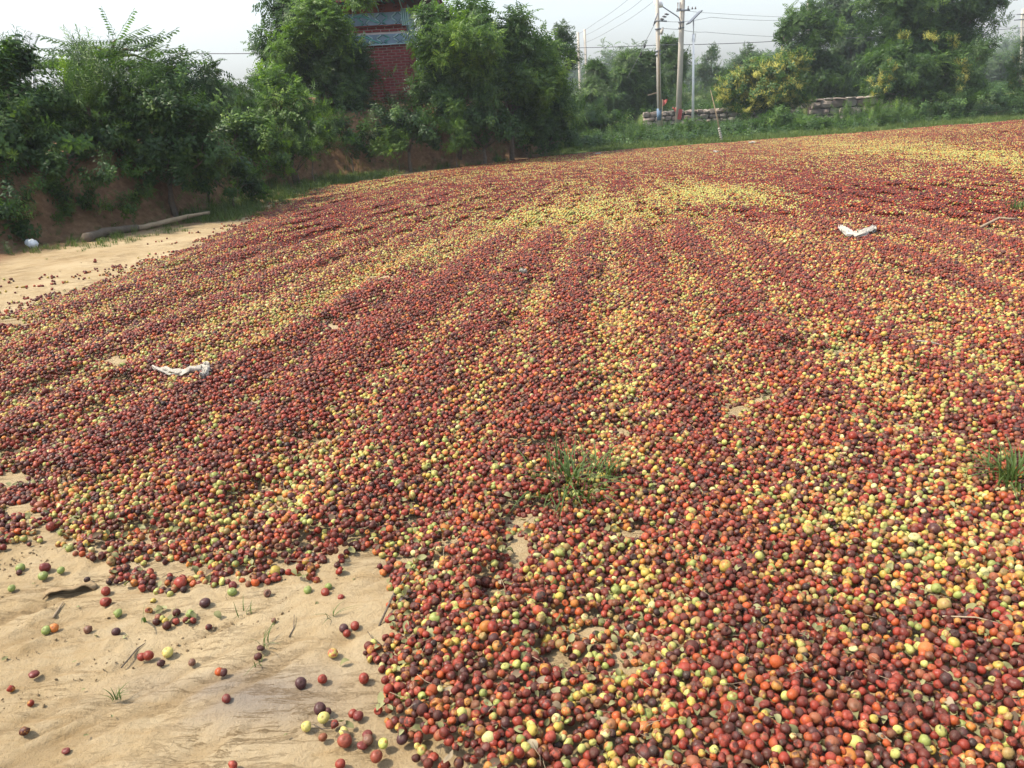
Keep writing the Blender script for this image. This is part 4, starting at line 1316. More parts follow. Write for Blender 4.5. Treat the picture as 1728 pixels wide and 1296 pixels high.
cr = obj('crossarm', tubes('crossarm', [([c + Vector((-.16, -.10, -.12)), c + Vector((-.02, -.12, .28))], .03), ([c + Vector((-.14, -.12, 0)), c + Vector((.38, -.12, -.05))], .03), ([c + Vector((-.20, -.10, -.18)), c + Vector((-.02, -.1, .0))], .022)], 6), M['steel'], t)
for k in range(3):
    for j in range(2):
        q = c + Vector((.14 + k * .10 + j * .05, -.15, .05 + k * .09 - j * .02)); obj('insulator', tubes('insulator', [([q - Vector((.07, 0, 0)), q, q + Vector((.07, 0, 0))], [.018, .04, .02])], 8), M['porcelain'], cr)
q = lp(1116.5, 53, 36, OA); obj('junction_box', tubes('junction_box', [([q - Vector((.02, 0, .12)), q, q + Vector((.06, 0, .16))], [.06, .075, .03])], 8), M['concrete'], t)

# solar street lamp
t, a, b = pole('solar_lamp', 'slim white post of a solar street lamp with a tilted panel on top', 'street lamp', (1169.5, 206), (1170.3, 62), 37.0, .068, .034, 'white_paint')
OS = Vector(t.location)
obj('upper_post', tubes('upper_post', [([lp(1170.4, 62, 37, OS), lp(1170.2, 33, 37, OS)], [.02, .035])], 8), M['white_paint'], t)
pc = lp(1171.5, 29.5, 37, OS)
p0, p1 = lp(1160.5, 40, 37, OS), lp(1181, 19, 37, OS); dx = (p1 - p0)
ang = math.atan2(dx.z, dx.x)
bm = bmesh.new(); box_bm(bm, pc, (dx.length, .75, .05), Matrix.Rotation(-ang, 3, 'Y')); obj('solar_panel', bm_mesh('solar_panel', bm), M['steel'], t)
fr = [lp(1169, 57.5, 37, OS), lp(1174, 57, 37, OS), lp(1172.5, 70, 37, OS), lp(1168, 70, 37, OS), lp(1169, 57.5, 37, OS)]
obj('lamp_frame', tubes('lamp_frame', [(fr, .022)], 6), M['white_paint'], t)

# lamp with a white panel above the bushes at far left
Yl = 15.0
t, a, b = pole('solar_lamp', 'thin lamp post with a tilted pale square panel above the bushes at far left', 'street lamp', (62, 230), (56, 80), Yl, .022, .018, 'white_paint')
OL = Vector(t.location)
pc = lp(52, 65, Yl, OL)
bm = bmesh.new(); box_bm(bm, pc, (.20, .05, .26), Matrix.Rotation(R(28), 3, 'Y') @ Matrix.Rotation(R(-20), 3, 'X'), .006); obj('solar_panel', bm_mesh('solar_panel', bm), M['white_paint'], t)

pole('utility_pole', 'distant thin grey pole, left of the distant pair', 'pole', (981, 175), (975.3, 57), 58.0, .11, .08, 'concrete')
pole('utility_pole', 'distant thin grey pole, right and taller of the distant pair', 'pole', (992, 175), (986.5, 52), 58.0, .11, .08, 'concrete')
pole('utility_pole', 'concrete pole rising behind the leafy tree right of the stone walls', 'pole', (1366, 150), (1364.5, -40), 52.0, .11, .09, 'concrete')
t, a, b = pole('utility_pole', 'pole with two crossarms at the right edge of the picture', 'pole', (1723, 150), (1725.5, 18), 50.0, .10, .08, 'concrete')
OR = Vector(t.location)
for py, w in ((24, 8), (33, 12)):
    q = lp(1725, py, 49.9, OR); obj('crossarm', tubes('crossarm', [([q + Vector((-w * .04, 0, 0)), q + Vector((w * .04, 0, 0))], .035)], 6), M['steel'], t)

M['cable'] = plain('cable', (.10, .10, .11), 0.6, .1, 3)
def wire(label, pts, r=.012, name='power_line'):
    Q = [P(*p) for p in pts]
    O = Q[0].copy()
    sp = [q - O for q in Q]
    # a hanging curve through the given points
    out = []
    for i in range(len(sp) - 1):
        for k in range(8):
            f = k / 8; s = (Q[i] - Q[i + 1]).length * .006
            out.append(sp[i].lerp(sp[i + 1], f) - Vector((0, 0, 4 * s * f * (1 - f))))
    out.append(sp[-1])
    o = obj(name, tubes(name, [(out, r)], 5, False), M['cable'], None, O); tag(o, label, 'power line'); return o
wire('black cable crossing the sky behind the thick pole at the height of the tree tops', [(690, 66, 42), (940, 81, 40), (1111, 76, 38.5), (1340, 67.5, 42), (1800, 40, 50)], .015)
wire('thin cable crossing the sky between the leftmost bushes and the dark tree', [(200, 84, 30), (300, 89.5, 30), (440, 90, 30), (700, 84, 34)], .014)
wire('cable from the thin pole to the right at lamp arm height', [(1120, 48, 36.2), (1146, 49.5, 37), (1190, 54, 44), (1420, 62, 60)], .009)
wire('upper faint cable running right from the thin pole', [(1118, 36, 36.2), (1148, 37, 37), (1200, 29, 40), (1340, 34, 48), (1720, 46, 50)], .008)
wire('topmost faint cable running right from the thick pole', [(1152, 17, 37), (1200, 22, 40), (1450, 30, 48), (1722, 24, 50)], .007)
wire('steep faint cable rising from the distant pair of poles to the top edge, lowest', [(988, 72, 58), (1040, 45, 50), (1108, -2, 38)], .008)
wire('steep faint cable above the lowest one left of the poles', [(987, 60, 58), (1040, 30, 50), (1090, -6, 40)], .008)
wire('steep faint cable nearest the top edge left of the poles', [(975, 58, 58), (1010, 35, 54), (1066, -6, 44)], .008)
wire('guy wire with two dark insulators running down left of the thin pole', [(1106, 38, 36.1), (1086, 76, 36), (1080, 92, 36), (1058, 132, 36)], .010, 'guy_wire')
for (px, py, side) in ((1088, 78, 'upper'), (1081.5, 91, 'lower')):
    c = P(px, py, 36); o = obj('insulator', tubes('insulator', [([Vector((-.03, 0, -.08)), Vector((0, 0, 0)), Vector((.03, 0, .08))], [.02, .05, .02])], 8), M['black'], None, c)
    tag(o, f'{side} dark insulator hanging on the guy wire', 'insulator')

# bamboo stick wrapped with cloth at its foot
ba, bb = P(1218, 243, 26.5), P(1199, 152, 26.5); ba.z = 0
t = empty('bamboo_stick', ba); tag(t, 'thin leaning bamboo stick with a pale cloth wrapped round its foot', 'stick')
obj('stick', tubes('stick', [([Vector((0, 0, -.05)), (bb - ba) * .5 + Vector((.02, 0, 0)), bb - ba], [.03, .02, .008])], 7), M['wood'], t)
wr = []
for k in range(6):
    q = (bb - ba) * (.02 + k * .042); wr.append(([q, q + Vector((-.008, 0, .035)), q + Vector((-.012, 0, .07))], [.028, .05, .03]))
obj('cloth_wrap', tubes('cloth_wrap', wr, 8), M['cloth'], t)

# small red flags by the poles
def flag(px, py, Y, w, h, label, lean):
    g = P(px, 190, Y); g.z = Hs(g.x, g.y)
    top = P(px, py, Y)
    t = empty('small_flag', g); tag(t, label, 'flag')
    v = top - g
    obj('stick', tubes('stick', [([Vector((0, 0, -.05)), v], .012)], 5), M['wood'], t)
    n = 6; V = []; F = []
    for i in range(n + 1):
        f = i / n
        for j in range(2):
            V.append((v.x + lean * w * f + .0, v.y + .05 * math.sin(f * 6), v.z - j * h * (1 - f * .7) - .05 * f - (.04 * math.sin(f * 5))))
    for i in range(n): F.append((2 * i, 2 * i + 2, 2 * i + 3, 2 * i + 1))
    V2 = V + [(a, b + .008, c) for a, b, c in V]; k = len(V)
    F2 = F + [tuple(reversed([q + k for q in f])) for f in F]
    obj('cloth', npmesh('cloth', np.array(V2), [np.array(F2)]), M['pink_cloth'], t)
flag(1118, 167, 36.4, .22, .30, 'faded red pennant just right of the thin pole', 1)
flag(1141, 180, 36.6, .16, .2, 'tiny faded pennant at the left side of the thick pole', -1)
o = obj('plank', box('plank', (0, 0, 0), (.42, .05, .045), Matrix.Rotation(R(-12), 3, 'Y')), M['wood'], None, P(1101, 158.5, 36.3)); tag(o, 'short pale plank sticking out left of the thin pole', 'plank')

# ------------------------------------------------------------------ trees and bushes
HB = 'bushes along the earth bank'
# far left
plant('bush', 'tall dense green bush at the left edge of the picture', 'bush', [(-60, 190, 100, 90), (15, 165, 62, 62), (30, 240, 75, 70), (-70, 300, 90, 80, -.6), (80, 215, 55, 60, .4)], 12.4, 'bush_mid', dens=75, seed=11, group=HB)
plant('bush', 'leggy weeds with loose tips rising at the left edge beside the white panel', 'bush', [(18, 95, 22, 26), (34, 120, 25, 24), (-10, 110, 30, 26)], 12.8, 'bush_dark', dens=34, trunk=.012, seed=12, group=HB)
plant('bush', 'feathery light green bush below the tree with long fronds', 'bush', [(110, 150, 52, 44), (165, 125, 55, 42), (215, 150, 50, 40), (150, 190, 80, 50, -.3)], 13.4, 'feather', dens=80, seed=13, group=HB)
plant('bush', 'dark leafy shrub in the middle of the left bank', 'bush', [(265, 190, 70, 55), (310, 225, 62, 60), (230, 240, 75, 50), (170, 250, 60, 45), (350, 260, 40, 50)], 13.6, 'bush_dark', dens=80, seed=14, group=HB)
plant('bush', 'sparse brownish twiggy shrub behind the left bushes', 'bush', [(325, 140, 32, 26), (352, 160, 26, 34), (300, 165, 34, 34)], 15.0, 'grey_tree', dens=34, trunk=.02, seed=15, group=HB)
plant('bush', 'thin sparse sapling against the sky left of the tall dark tree', 'bush', [(392, 160, 20, 18), (376, 185, 24, 22), (400, 190, 18, 16)], 17.5, 'grey_tree', dens=20, trunk=.018, seed=16, group=HB)
plant('bush', 'yellow green sunlit bush at the corner of the bank', 'bush', [(395, 225, 30, 34), (425, 235, 34, 30), (405, 262, 34, 30), (455, 255, 32, 30)], 16.6, 'bush_light', dens=85, seed=17, group=HB)
plant('bush', 'low dark green bush hanging over the end of the log', 'bush', [(345, 285, 50, 34, -.2), (400, 300, 42, 26, .2), (300, 270, 45, 34), (445, 305, 28, 18, 1.2)], 14.4, 'bush_mid', dens=80, trunk=.02, seed=18, group=HB)
plant('creeper', 'leafy creeper hanging down the bare earth at left', 'creeper', [(100, 300, 40, 30, -.1), (60, 320, 50, 30), (125, 335, 16, 22), (185, 300, 50, 26)], 12.2, 'bush_mid', dens=85, size=.8, trunk=.0, seed=19)
plant('creeper', 'low leafy growth spilling down the slope above the log', 'creeper', [(255, 292, 46, 24), (310, 312, 40, 20), (370, 318, 36, 18, .5), (425, 318, 30, 14, 2)], 13.2, 'bush_mid', dens=80, size=.8, trunk=.0, seed=119)
plant('creeper', 'dark creeper covering the slope below the left edge bush', 'creeper', [(10, 340, 45, 45, -.4), (-60, 370, 70, 50, -.8), (25, 395, 26, 20, -.6)], 11.9, 'bush_dark', dens=85, size=.8, trunk=.0, seed=20)
plant('small_weed', 'small green weed on the bare slope above the log', 'weed', [(197, 348, 20, 10)], 12.5, 'leafy', dens=90, size=.55, trunk=0, seed=21)
plant('small_weed', 'small green weed on the slope above the white bag', 'weed', [(110, 357, 13, 7)], 12.0, 'leafy', dens=80, size=.45, trunk=0, seed=22)
plant('small_weed', 'pale weed on the slope just above the middle of the log', 'weed', [(232, 328, 14, 8)], 12.9, 'leafy', dens=80, size=.5, trunk=0, seed=23)
plant('bush', 'yellow leaved bush above the bare corner of the bank', 'bush', [(480, 275, 18, 16), (465, 285, 14, 10)], 18.0, 'bush_light', dens=70, size=.8, trunk=.012, seed=24, group=HB)

# tree-of-heaven with long fronds at the left
def heaven_tree():
    Y = 14.6
    c = P(190, 100, Y); b = Vector((c.x, Y, Hs(c.x, Y)))
    t = empty('heaven_tree', b); tag(t, 'tree with long feather-like fronds spreading over the left bushes', 'tree')
    rnd = random.Random(4)
    apex = [P(150, 82, Y) - b, P(197, 66, Y) - b, P(232, 86, Y) - b, P(258, 104, Y) - b, P(120, 100, Y) - b, P(205, 104, Y - .3) - b]
    sp = [([Vector((0, 0, -.2)), Vector((.05, 0, 1.0)), Vector((0, 0, 1.5))], [.06, .05, .045])]
    for a in apex: sp.append(([Vector((0, 0, 1.45)), a.lerp(Vector((0, 0, 1.5)), .45) + Vector((0, 0, .05)), a], [.03, .022, .014]))
    obj('trunk', tubes('trunk', sp, 7), M['bark'], t)
    fm = [spray_mesh('frond', b_frond, M['leaf_grey' if k % 2 else 'leaf_mid'], 400 + k) for k in range(4)]
    def frond(a, d, s):
        z = Vector(d).normalized(); y = (Vector((0, 0, 1)) - z * z.z)
        if y.length < .1: y = Vector((0, -1, .2))
        y.normalize(); x = y.cross(z)
        o = bpy.data.objects.new('frond', rnd.choice(fm)); COL.objects.link(o); o.parent = t
        o.matrix_local = Matrix.Translation(a) @ Matrix((x, y, z)).transposed().to_4x4() @ Matrix.Scale(s, 4)
        o['lv'] = rnd.uniform(.2, .75)
    for k, a in enumerate(apex):
        n = 15
        for i in range(n):
            an = i * 2.4 + k
            up = rnd.uniform(-.12, .30)
            d = (math.cos(an), math.sin(an) * .8, up)
            s = rnd.uniform(.75, 1.15)
            if k == 0 and d[0] > .3: s *= .8
            frond(a - Vector((0, 0, rnd.uniform(0, .25))), d, s)
    for (a, d, s) in ((0, (-1, 0, .08), 1.25), (0, (-1, .1, .35), 1.2), (1, (-.25, 0, 1), .7), (1, (.6, 0, .7), .8), (2, (1, 0, .45), 1.1), (3, (1, 0, .2), 1.1), (3, (1, .2, .02), 1.2), (4, (-1, 0, .02), 1.3), (4, (-1, .2, -.05), 1.1), (2, (.8, 0, .5), .8)):
        frond(apex[a], d, s)
heaven_tree()

# middle of the bank
plant('locust_bush', 'fresh light green bush in front of the tall dark tree', 'bush', [(470, 165, 32, 38), (500, 185, 36, 30), (450, 205, 42, 34), (520, 200, 30, 26), (485, 225, 50, 28)], 19.4, 'locust_light', dens=42, size=1.3, seed=31, group=HB)
plant('locust_bush', 'bright yellow green bush at the foot of the dark tree', 'bush', [(520, 205, 30, 16), (535, 225, 26, 18), (500, 235, 30, 18)], 18.9, 'bush_light', dens=80, size=.9, trunk=.02, seed=32, group=HB)
plant('bush', 'soft grey green bush on the corner above the bare earth', 'bush', [(510, 255, 38, 22), (545, 246, 28, 24), (470, 258, 38, 20), (430, 262, 30, 20, -1)], 19.0, 'feather', dens=75, trunk=.02, seed=33, group=HB)
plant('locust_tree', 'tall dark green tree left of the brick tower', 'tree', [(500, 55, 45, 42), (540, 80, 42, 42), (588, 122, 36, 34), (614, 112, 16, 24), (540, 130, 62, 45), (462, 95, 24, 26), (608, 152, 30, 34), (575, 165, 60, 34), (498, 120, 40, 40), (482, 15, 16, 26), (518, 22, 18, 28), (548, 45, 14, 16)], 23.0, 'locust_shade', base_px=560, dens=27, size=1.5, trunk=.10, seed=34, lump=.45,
      extra=[('sun_tint_shoots', 'locust_light', [(530, 60, 24, 14, -1.4), (500, 85, 20, 10, -1.4), (556, 74, 18, 12, -1.5), (612, 10, 4, 5, -1.5), (540, 30, 16, 12, -1)], 36, 1.4)])  # brighter leaf colour painted as sunlight on these shoots
plant('tree', 'small hazy tree against the sky behind the tall dark tree', 'tree', [(455, 155, 22, 20), (440, 145, 14, 12)], 28.0, 'grey_tree', dens=30, size=1.1, trunk=.03, seed=35)
plant('locust_tree', 'leafy tree directly right of the brick tower', 'tree', [(756, 66, 38, 38), (792, 48, 40, 30), (742, 114, 26, 32), (785, 105, 50, 46), (738, 165, 40, 34), (790, 165, 48, 40), (730, 54, 8, 12), (810, 40, 14, 24)], 22.6, 'locust_tree', base_px=770, dens=30, size=1.5, trunk=.08, seed=36, lump=.45,
      extra=[('sun_tint_shoots', 'locust_light', [(744, 95, 14, 24, -.9), (810, 100, 18, 26, -.9), (770, 60, 26, 12, -.9)], 36, 1.4)])  # sun highlights put into the leaf colour
plant('locust_tree', 'leafy tree between the one by the tower and the grassy corner', 'tree', [(850, 75, 34, 36), (870, 110, 44, 42), (845, 155, 46, 40), (885, 170, 40, 40), (880, 60, 14, 18), (830, 110, 34, 36)], 23.6, 'locust_tree', base_px=860, dens=30, size=1.5, trunk=.07, seed=37, lump=.45)
plant('locust_tree', 'rightmost leafy tree on the bank with bright shoots on its right side', 'tree', [(915, 105, 34, 40), (940, 140, 26, 40), (905, 160, 36, 36), (925, 200, 36, 36)], 24.4, 'locust_tree', base_px=915, dens=30, size=1.5, trunk=.06, seed=38, lump=.45,
      extra=[('sun_tint_shoots', 'locust_light', [(895, 150, 26, 20, -1.2), (930, 160, 20, 26, -1)], 60, .9)])  # lighter leaves paint sunlight onto the crown
plant('tree', 'slender grey green tree tip left of the distant pole pair', 'tree', [(948, 68, 16, 20), (940, 95, 16, 18), (958, 100, 12, 16)], 30.0, 'grey_tree', base_px=945, dens=40, size=1.1, trunk=.04, seed=39, lump=.5)
plant('bush', 'dark bush at the bottom of the bank below the tall dark tree', 'bush', [(585, 222, 28, 24), (612, 236, 24, 30), (560, 222, 30, 20)], 20.8, 'bush_dark', dens=70, trunk=.02, seed=40, group=HB)
plant('bush', 'green bush overhanging the bare earth below the tower', 'bush', [(665, 212, 38, 26), (700, 205, 36, 26), (650, 236, 22, 16), (720, 222, 34, 26), (690, 192, 26, 16)], 21.3, 'bush_mid', dens=70, seed=41, group=HB)
plant('bush', 'dark green bush overhanging the bare earth right of the tower', 'bush', [(790, 206, 44, 28), (835, 212, 42, 26), (760, 200, 30, 26), (870, 222, 32, 20), (812, 232, 20, 12)], 22.0, 'bush_dark', dens=70, seed=42, group=HB)
plant('sapling', 'bright young sapling in front of the dark bush below the trees', 'sapling', [(768, 190, 12, 14), (765, 215, 18, 14), (770, 238, 14, 12)], 21.3, 'locust_light', dens=60, size=.8, trunk=.014, seed=43)
plant('sapling', 'small fern-like sapling at the foot of the bank below the tower', 'sapling', [(665, 238, 14, 12), (650, 252, 20, 8), (685, 250, 14, 8)], 20.9, 'locust_light', dens=50, size=.7, trunk=.01, seed=44)
plant('bush', 'low green bush where the bank meets the grassy corner', 'bush', [(905, 232, 36, 24), (945, 235, 30, 20), (880, 205, 30, 24), (950, 210, 24, 22)], 24.6, 'bush_mid', dens=60, seed=45, group=HB)
plant('small_weed', 'lone tiny green plant in the pale strip at the edge of the fruit', 'weed', [(842, 272, 6, 7)], 22.6, 'leafy', dens=90, size=.5, trunk=0, seed=46)

# behind the bank: what closes the gaps
plant('thicket', 'dim thicket far behind the left bushes', 'thicket', [(0, 160, 90, 50), (110, 190, 90, 40), (230, 200, 90, 40), (330, 215, 70, 30), (410, 215, 60, 24)], 18.5, 'bush_dark', dens=45, size=1.2, trunk=.03, seed=47)
plant('thicket', 'dim thicket on the bank behind the trees beside the tower', 'thicket', [(740, 150, 60, 50), (830, 165, 60, 50), (910, 175, 50, 45), (560, 190, 70, 26), (640, 200, 40, 16)], 27.0, 'locust_shade', dens=45, size=1.2, trunk=.04, seed=48)

# the low corner and beyond
LB = 'low bushes along the far edge of the fruit'
plant('bush', 'round leafy bush covering the foot of the thick pole', 'bush', [(1150, 230, 44, 16), (1175, 222, 34, 16), (1125, 236, 30, 12), (1195, 234, 22, 12)], 29.0, 'leafy', dens=60, size=.9, trunk=.02, seed=51, group=LB)
plant('bush', 'low bush left of the pole feet on the grass', 'bush', [(1055, 236, 34, 18), (1085, 232, 28, 16), (1020, 244, 34, 14)], 28.2, 'fine_bush' if 'fine_bush' in MIXES else 'feather', dens=60, trunk=.015, seed=52, group=LB)
plant('bush', 'wide shaggy bush below the group of light trees', 'bush', [(990, 205, 34, 26), (960, 222, 34, 22), (1010, 215, 34, 22), (1040, 205, 28, 18), (985, 242, 40, 14, -3), (950, 236, 30, 20, -4)], 31.0, 'bush_mid', dens=52, trunk=.02, seed=53, group=LB)
plant('bush', 'leafy bush right behind the bamboo stick', 'bush', [(1240, 226, 30, 14), (1275, 221, 28, 14)], 29.0, 'bush_mid', dens=60, trunk=.015, seed=54, group=LB)
plant('bush', 'rounded green bush in front of the gap between the stone walls', 'bush', [(1315, 209, 34, 20), (1350, 208, 28, 16), (1295, 217, 24, 13)], 30.0, 'leafy', dens=60, trunk=.02, seed=55, group=LB)
plant('bush', 'broad leaved weeds left below the coped stone wall', 'bush', [(1350, 218, 24, 9), (1395, 216, 26, 9), (1378, 212, 20, 9)], 28.6, 'broad_bush' if 'broad_bush' in MIXES else 'leafy', dens=60, size=.8, trunk=.01, seed=56, group=LB)
plant('bush', 'feathery tall weeds hiding the right end of the coped wall', 'bush', [(1435, 201, 28, 18), (1475, 197, 32, 20), (1420, 210, 28, 11), (1515, 196, 32, 18)], 29.6, 'feather', dens=60, trunk=.01, seed=57, group=LB)
plant('bush', 'dark grassy thicket below the big tree at right', 'bush', [(1560, 186, 42, 18), (1620, 181, 46, 19), (1680, 175, 46, 20), (1740, 171, 44, 20), (1800, 168, 50, 20)], 31.0, 'bush_dark', dens=55, trunk=.01, seed=58, group=LB)
plant('locust_tree', 'light green tree left of the thin pole, tallest of its group', 'tree', [(1078, 118, 22, 22), (1085, 145, 28, 26), (1095, 110, 10, 16), (1090, 172, 28, 20)], 41.0, 'heaven', base_px=1085, dens=38, size=1.15, trunk=.05, seed=61, lump=.4)
plant('locust_tree', 'light green tree with a pointed top between its two neighbours', 'tree', [(1058, 105, 12, 18), (1050, 135, 24, 24), (1048, 165, 30, 22)], 40.0, 'heaven', base_px=1050, dens=38, size=1.1, trunk=.05, seed=62, lump=.4)
plant('locust_tree', 'lowest light green tree left beside the distant poles', 'tree', [(1004, 122, 9, 14), (1008, 148, 20, 20), (1015, 172, 28, 22), (985, 178, 20, 18)], 39.0, 'heaven', base_px=1008, dens=38, size=1.1, trunk=.05, seed=63, lump=.4)
plant('heaven_tree', 'dark tree with star-shaped top between the two concrete poles', 'tree', [(1130, 75, 13, 12), (1130, 98, 22, 16), (1130, 122, 22, 18), (1132, 148, 18, 16)], 47.0, 'heaven_far', base_px=1130, dens=34, size=1.3, trunk=.07, seed=64, lump=.4, up=.7)
plant('thicket', 'green thicket rising behind the stone wall', 'thicket', [(1060, 178, 34, 16), (1110, 172, 30, 16), (1160, 170, 34, 16), (1205, 168, 34, 16), (1250, 175, 30, 14)], 43.0, 'feather', dens=45, size=1.2, trunk=.02, seed=65)
plant('tree', 'thin crooked nearly bare tree right of the white lamp post', 'tree', [(1200, 92, 9, 14), (1196, 115, 12, 12), (1204, 135, 12, 12), (1185, 128, 8, 8), (1214, 122, 7, 7)], 60.0, 'grey_tree', base_px=1203, dens=7, size=1.4, trunk=.09, seed=66)
plant('tree', 'small pointed tree above the yellow blossoms', 'tree', [(1268, 95, 10, 18), (1262, 115, 16, 14), (1240, 118, 13, 14), (1255, 138, 20, 14)], 52.0, 'grey_tree', base_px=1255, dens=38, size=1.5, trunk=.06, seed=67, lump=.4)
plant('tree', 'distant hazy tree just right of the thick pole', 'tree', [(1163, 143, 9, 14), (1160, 155, 10, 10)], 120.0, 'grey_tree', dens=16, size=3.0, trunk=.1, seed=68)
plant('tree', 'distant hazy tree right of the white lamp post', 'tree', [(1186, 150, 12, 10), (1178, 152, 8, 10), (1215, 148, 16, 14)], 95.0, 'grey_tree', dens=18, size=2.4, trunk=.1, seed=69)
plant('flowering_bush', 'large bush covered in pale yellow blossom right of the bamboo stick', 'bush', [(1235, 160, 24, 22), (1265, 148, 30, 26), (1300, 135, 28, 24), (1335, 128, 26, 24), (1285, 175, 40, 22), (1250, 185, 28, 16), (1325, 165, 36, 24)], 35.2, 'yellow_bush', dens=70, size=1.35, trunk=.04, seed=70, lump=.4,
      extra=[('blossom', 'flowering', [(1240, 150, 26, 18, -.4), (1275, 140, 28, 20, -.7), (1310, 125, 26, 18, -.7), (1290, 160, 30, 18, -1.1), (1340, 115, 18, 14, -.6), (1330, 145, 14, 14, -1)], 70, 1.4)])
plant('locust_tree', 'leafy light topped tree right of the yellow blossoming bush', 'tree', [(1355, 50, 28, 32), (1385, 75, 32, 34), (1335, 92, 22, 22), (1370, 115, 36, 30), (1322, 62, 12, 14), (1400, 130, 34, 24), (1375, 140, 36, 22), (1380, 28, 16, 16)], 39.5, 'locust_tree', base_px=1370, dens=24, size=1.6, trunk=.09, seed=71, lump=.4)
plant('tree', 'hazy tree between the light topped tree and the big dark one', 'tree', [(1425, 35, 30, 28), (1440, 75, 34, 30), (1425, 110, 32, 26), (1455, 125, 30, 24), (1410, 10, 22, 16)], 46.0, 'grey_tree', base_px=1430, dens=36, size=1.3, trunk=.1, seed=72, lump=.45)
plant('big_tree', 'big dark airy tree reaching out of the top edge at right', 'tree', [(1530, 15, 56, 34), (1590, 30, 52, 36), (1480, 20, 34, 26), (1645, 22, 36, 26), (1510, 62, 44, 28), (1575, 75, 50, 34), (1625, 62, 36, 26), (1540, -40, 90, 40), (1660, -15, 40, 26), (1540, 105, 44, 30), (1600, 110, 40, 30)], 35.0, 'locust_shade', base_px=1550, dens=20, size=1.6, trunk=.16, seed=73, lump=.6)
plant('flowering_bush', 'green bush with a few yellow flower clusters under the big dark tree', 'bush', [(1495, 112, 34, 26), (1530, 130, 40, 30), (1500, 155, 36, 20), (1580, 135, 40, 30), (1625, 120, 30, 30), (1560, 165, 44, 18), (1625, 155, 34, 20), (1655, 95, 18, 20)], 32.8, 'locust_tree', base_px=1560, dens=28, size=1.4, trunk=.05, seed=74, lump=.4,
      extra=[('blossom', 'flowering', [(1478, 142, 14, 14, -.8), (1490, 160, 12, 12, -1), (1500, 115, 10, 8, -.8), (1522, 70, 7, 7, -1), (1570, 62, 5, 5, -1), (1618, 112, 9, 9, -1), (1632, 142, 10, 6, -.8), (1610, 72, 8, 6, -1), (1505, 125, 9, 8, -1)], 42, 1.1)])
plant('bush', 'green bush on the slope behind the coped stone wall', 'bush', [(1390, 168, 34, 10), (1430, 158, 34, 12), (1460, 150, 30, 12), (1360, 175, 24, 8)], 40.0, 'leafy', dens=52, size=1.0, trunk=.02, seed=75, group=LB)
plant('hedge', 'long hazy hedge far off at the right', 'hedge', [(1650, 128, 34, 16), (1690, 118, 36, 20), (1730, 110, 40, 24), (1790, 104, 50, 26), (1615, 135, 26, 12)], 75.0, 'grey_tree', dens=22, size=2.2, trunk=.04, seed=76)
plant('bush', 'brownish flowering bush at the right edge', 'bush', [(1716, 112, 14, 16), (1722, 135, 18, 18), (1730, 85, 12, 16)], 35.0, 'yellowish', dens=50, trunk=.03, seed=77, group=LB)
# far line of trees that closes the horizon
def far_wood():
    blobs = []
    rg = random.Random(9)
    for i in range(46):
        x = -150 + i * 6.4; y = 150 + rg.uniform(-6, 40)
        if x > -60 or True:
            blobs.append(((x, y, 2.2 + rg.uniform(-1, .6)), (6.5, 4, 3.2 + rg.uniform(-.6, 1.2))))
    o = foliage('distant_woodland', None, (0, 0, 0), blobs, 'grey_tree', 2.6, 7.0, .2, .4, .5, 5, False)
    tag(o, 'far hazy belt of trees along the horizon', 'woodland', kind='stuff')
far_wood()

# ------------------------------------------------------------------ undergrowth and grass
def sample_area(n, poly_px, z=0.0):
    pts = [G(*p) for p in poly_px]
    xs = [p.x for p in pts]; ys = [p.y for p in pts]
    x = RG.uniform(min(xs), max(xs), n); y = RG.uniform(min(ys), max(ys), n)
    k = inside(x, y, pts); return x[k], y[k]

def grass_layer():
    X, Y, S = [], [], []
    x = RG.uniform(-12, 36, 90000); y = RG.uniform(13, 37.5, 90000)
    fd, _, _ = seg_dist(x, y, FIELD + [FIELD[0]]); fi = inside(x, y, FIELD)
    bd, bs, _ = seg_dist(x, y, BANK); b = bd * bs
    px, py, _ = proj(x, y, 0 * x)
    w = np.where(px < 930, (fd < 3.0) * (b < .35), (b < 1.5))
    dn = smooth(-.1, .9, fd + .8 * (fbm(x * 1.1, y * 1.1, 91) - .45)) * smooth(.3, .5, fbm(x * .8, y * .8, 92, 3))
    pale = np.exp(-(((px - 740) / 110) ** 2 + ((py - 290) / 9) ** 2))
    k = (~fi) & (w > 0) & (RG.random(len(x)) < dn * (1 - pale) * .95) & (px > 300)
    X.append(x[k]); Y.append(y[k]); S.append(RG.uniform(.6, 1.25, k.sum()))
    # beside the log and bag
    x = RG.uniform(-9, -3, 9000); y = RG.uniform(9, 15, 9000)
    px, py, _ = proj(x, y, 0 * x)
    line = 405 - (px - 140) * .195
    k = (np.abs(py - line - 4) < 8 + 14 * vnoise(x * 2, y * 2, 8)) & (px > 20) & (px < 440) & (RG.random(len(x)) < .35 * smooth(.4, .6, fbm(x * 2, y * 2, 93)))
    X.append(x[k]); Y.append(y[k]); S.append(RG.uniform(.3, .75, k.sum()))
    # a few in the fruit
    x, y, s = np.concatenate(X), np.concatenate(Y), np.concatenate(S)
    n = len(x); z = H(x, y) - .01
    ax = np.stack([RG.normal(0, .15, n), RG.normal(0, .15, n), np.ones(n)], -1)
    o = scatter('grass', 'grass_copies', SPR['grass'], np.stack([x, y, z], -1), euler_of(frames(ax, RG)), np.stack([s, s, s * RG.uniform(.5, 1.2, n)], -1), RG.integers(0, 4, n), {'lv': np.clip(RG.normal(.45, .2, n), 0, 1)})
    tag(o, 'short green grass between the fruit and the bushes', 'grass', kind='stuff')
    print('grass', n)
grass_layer()

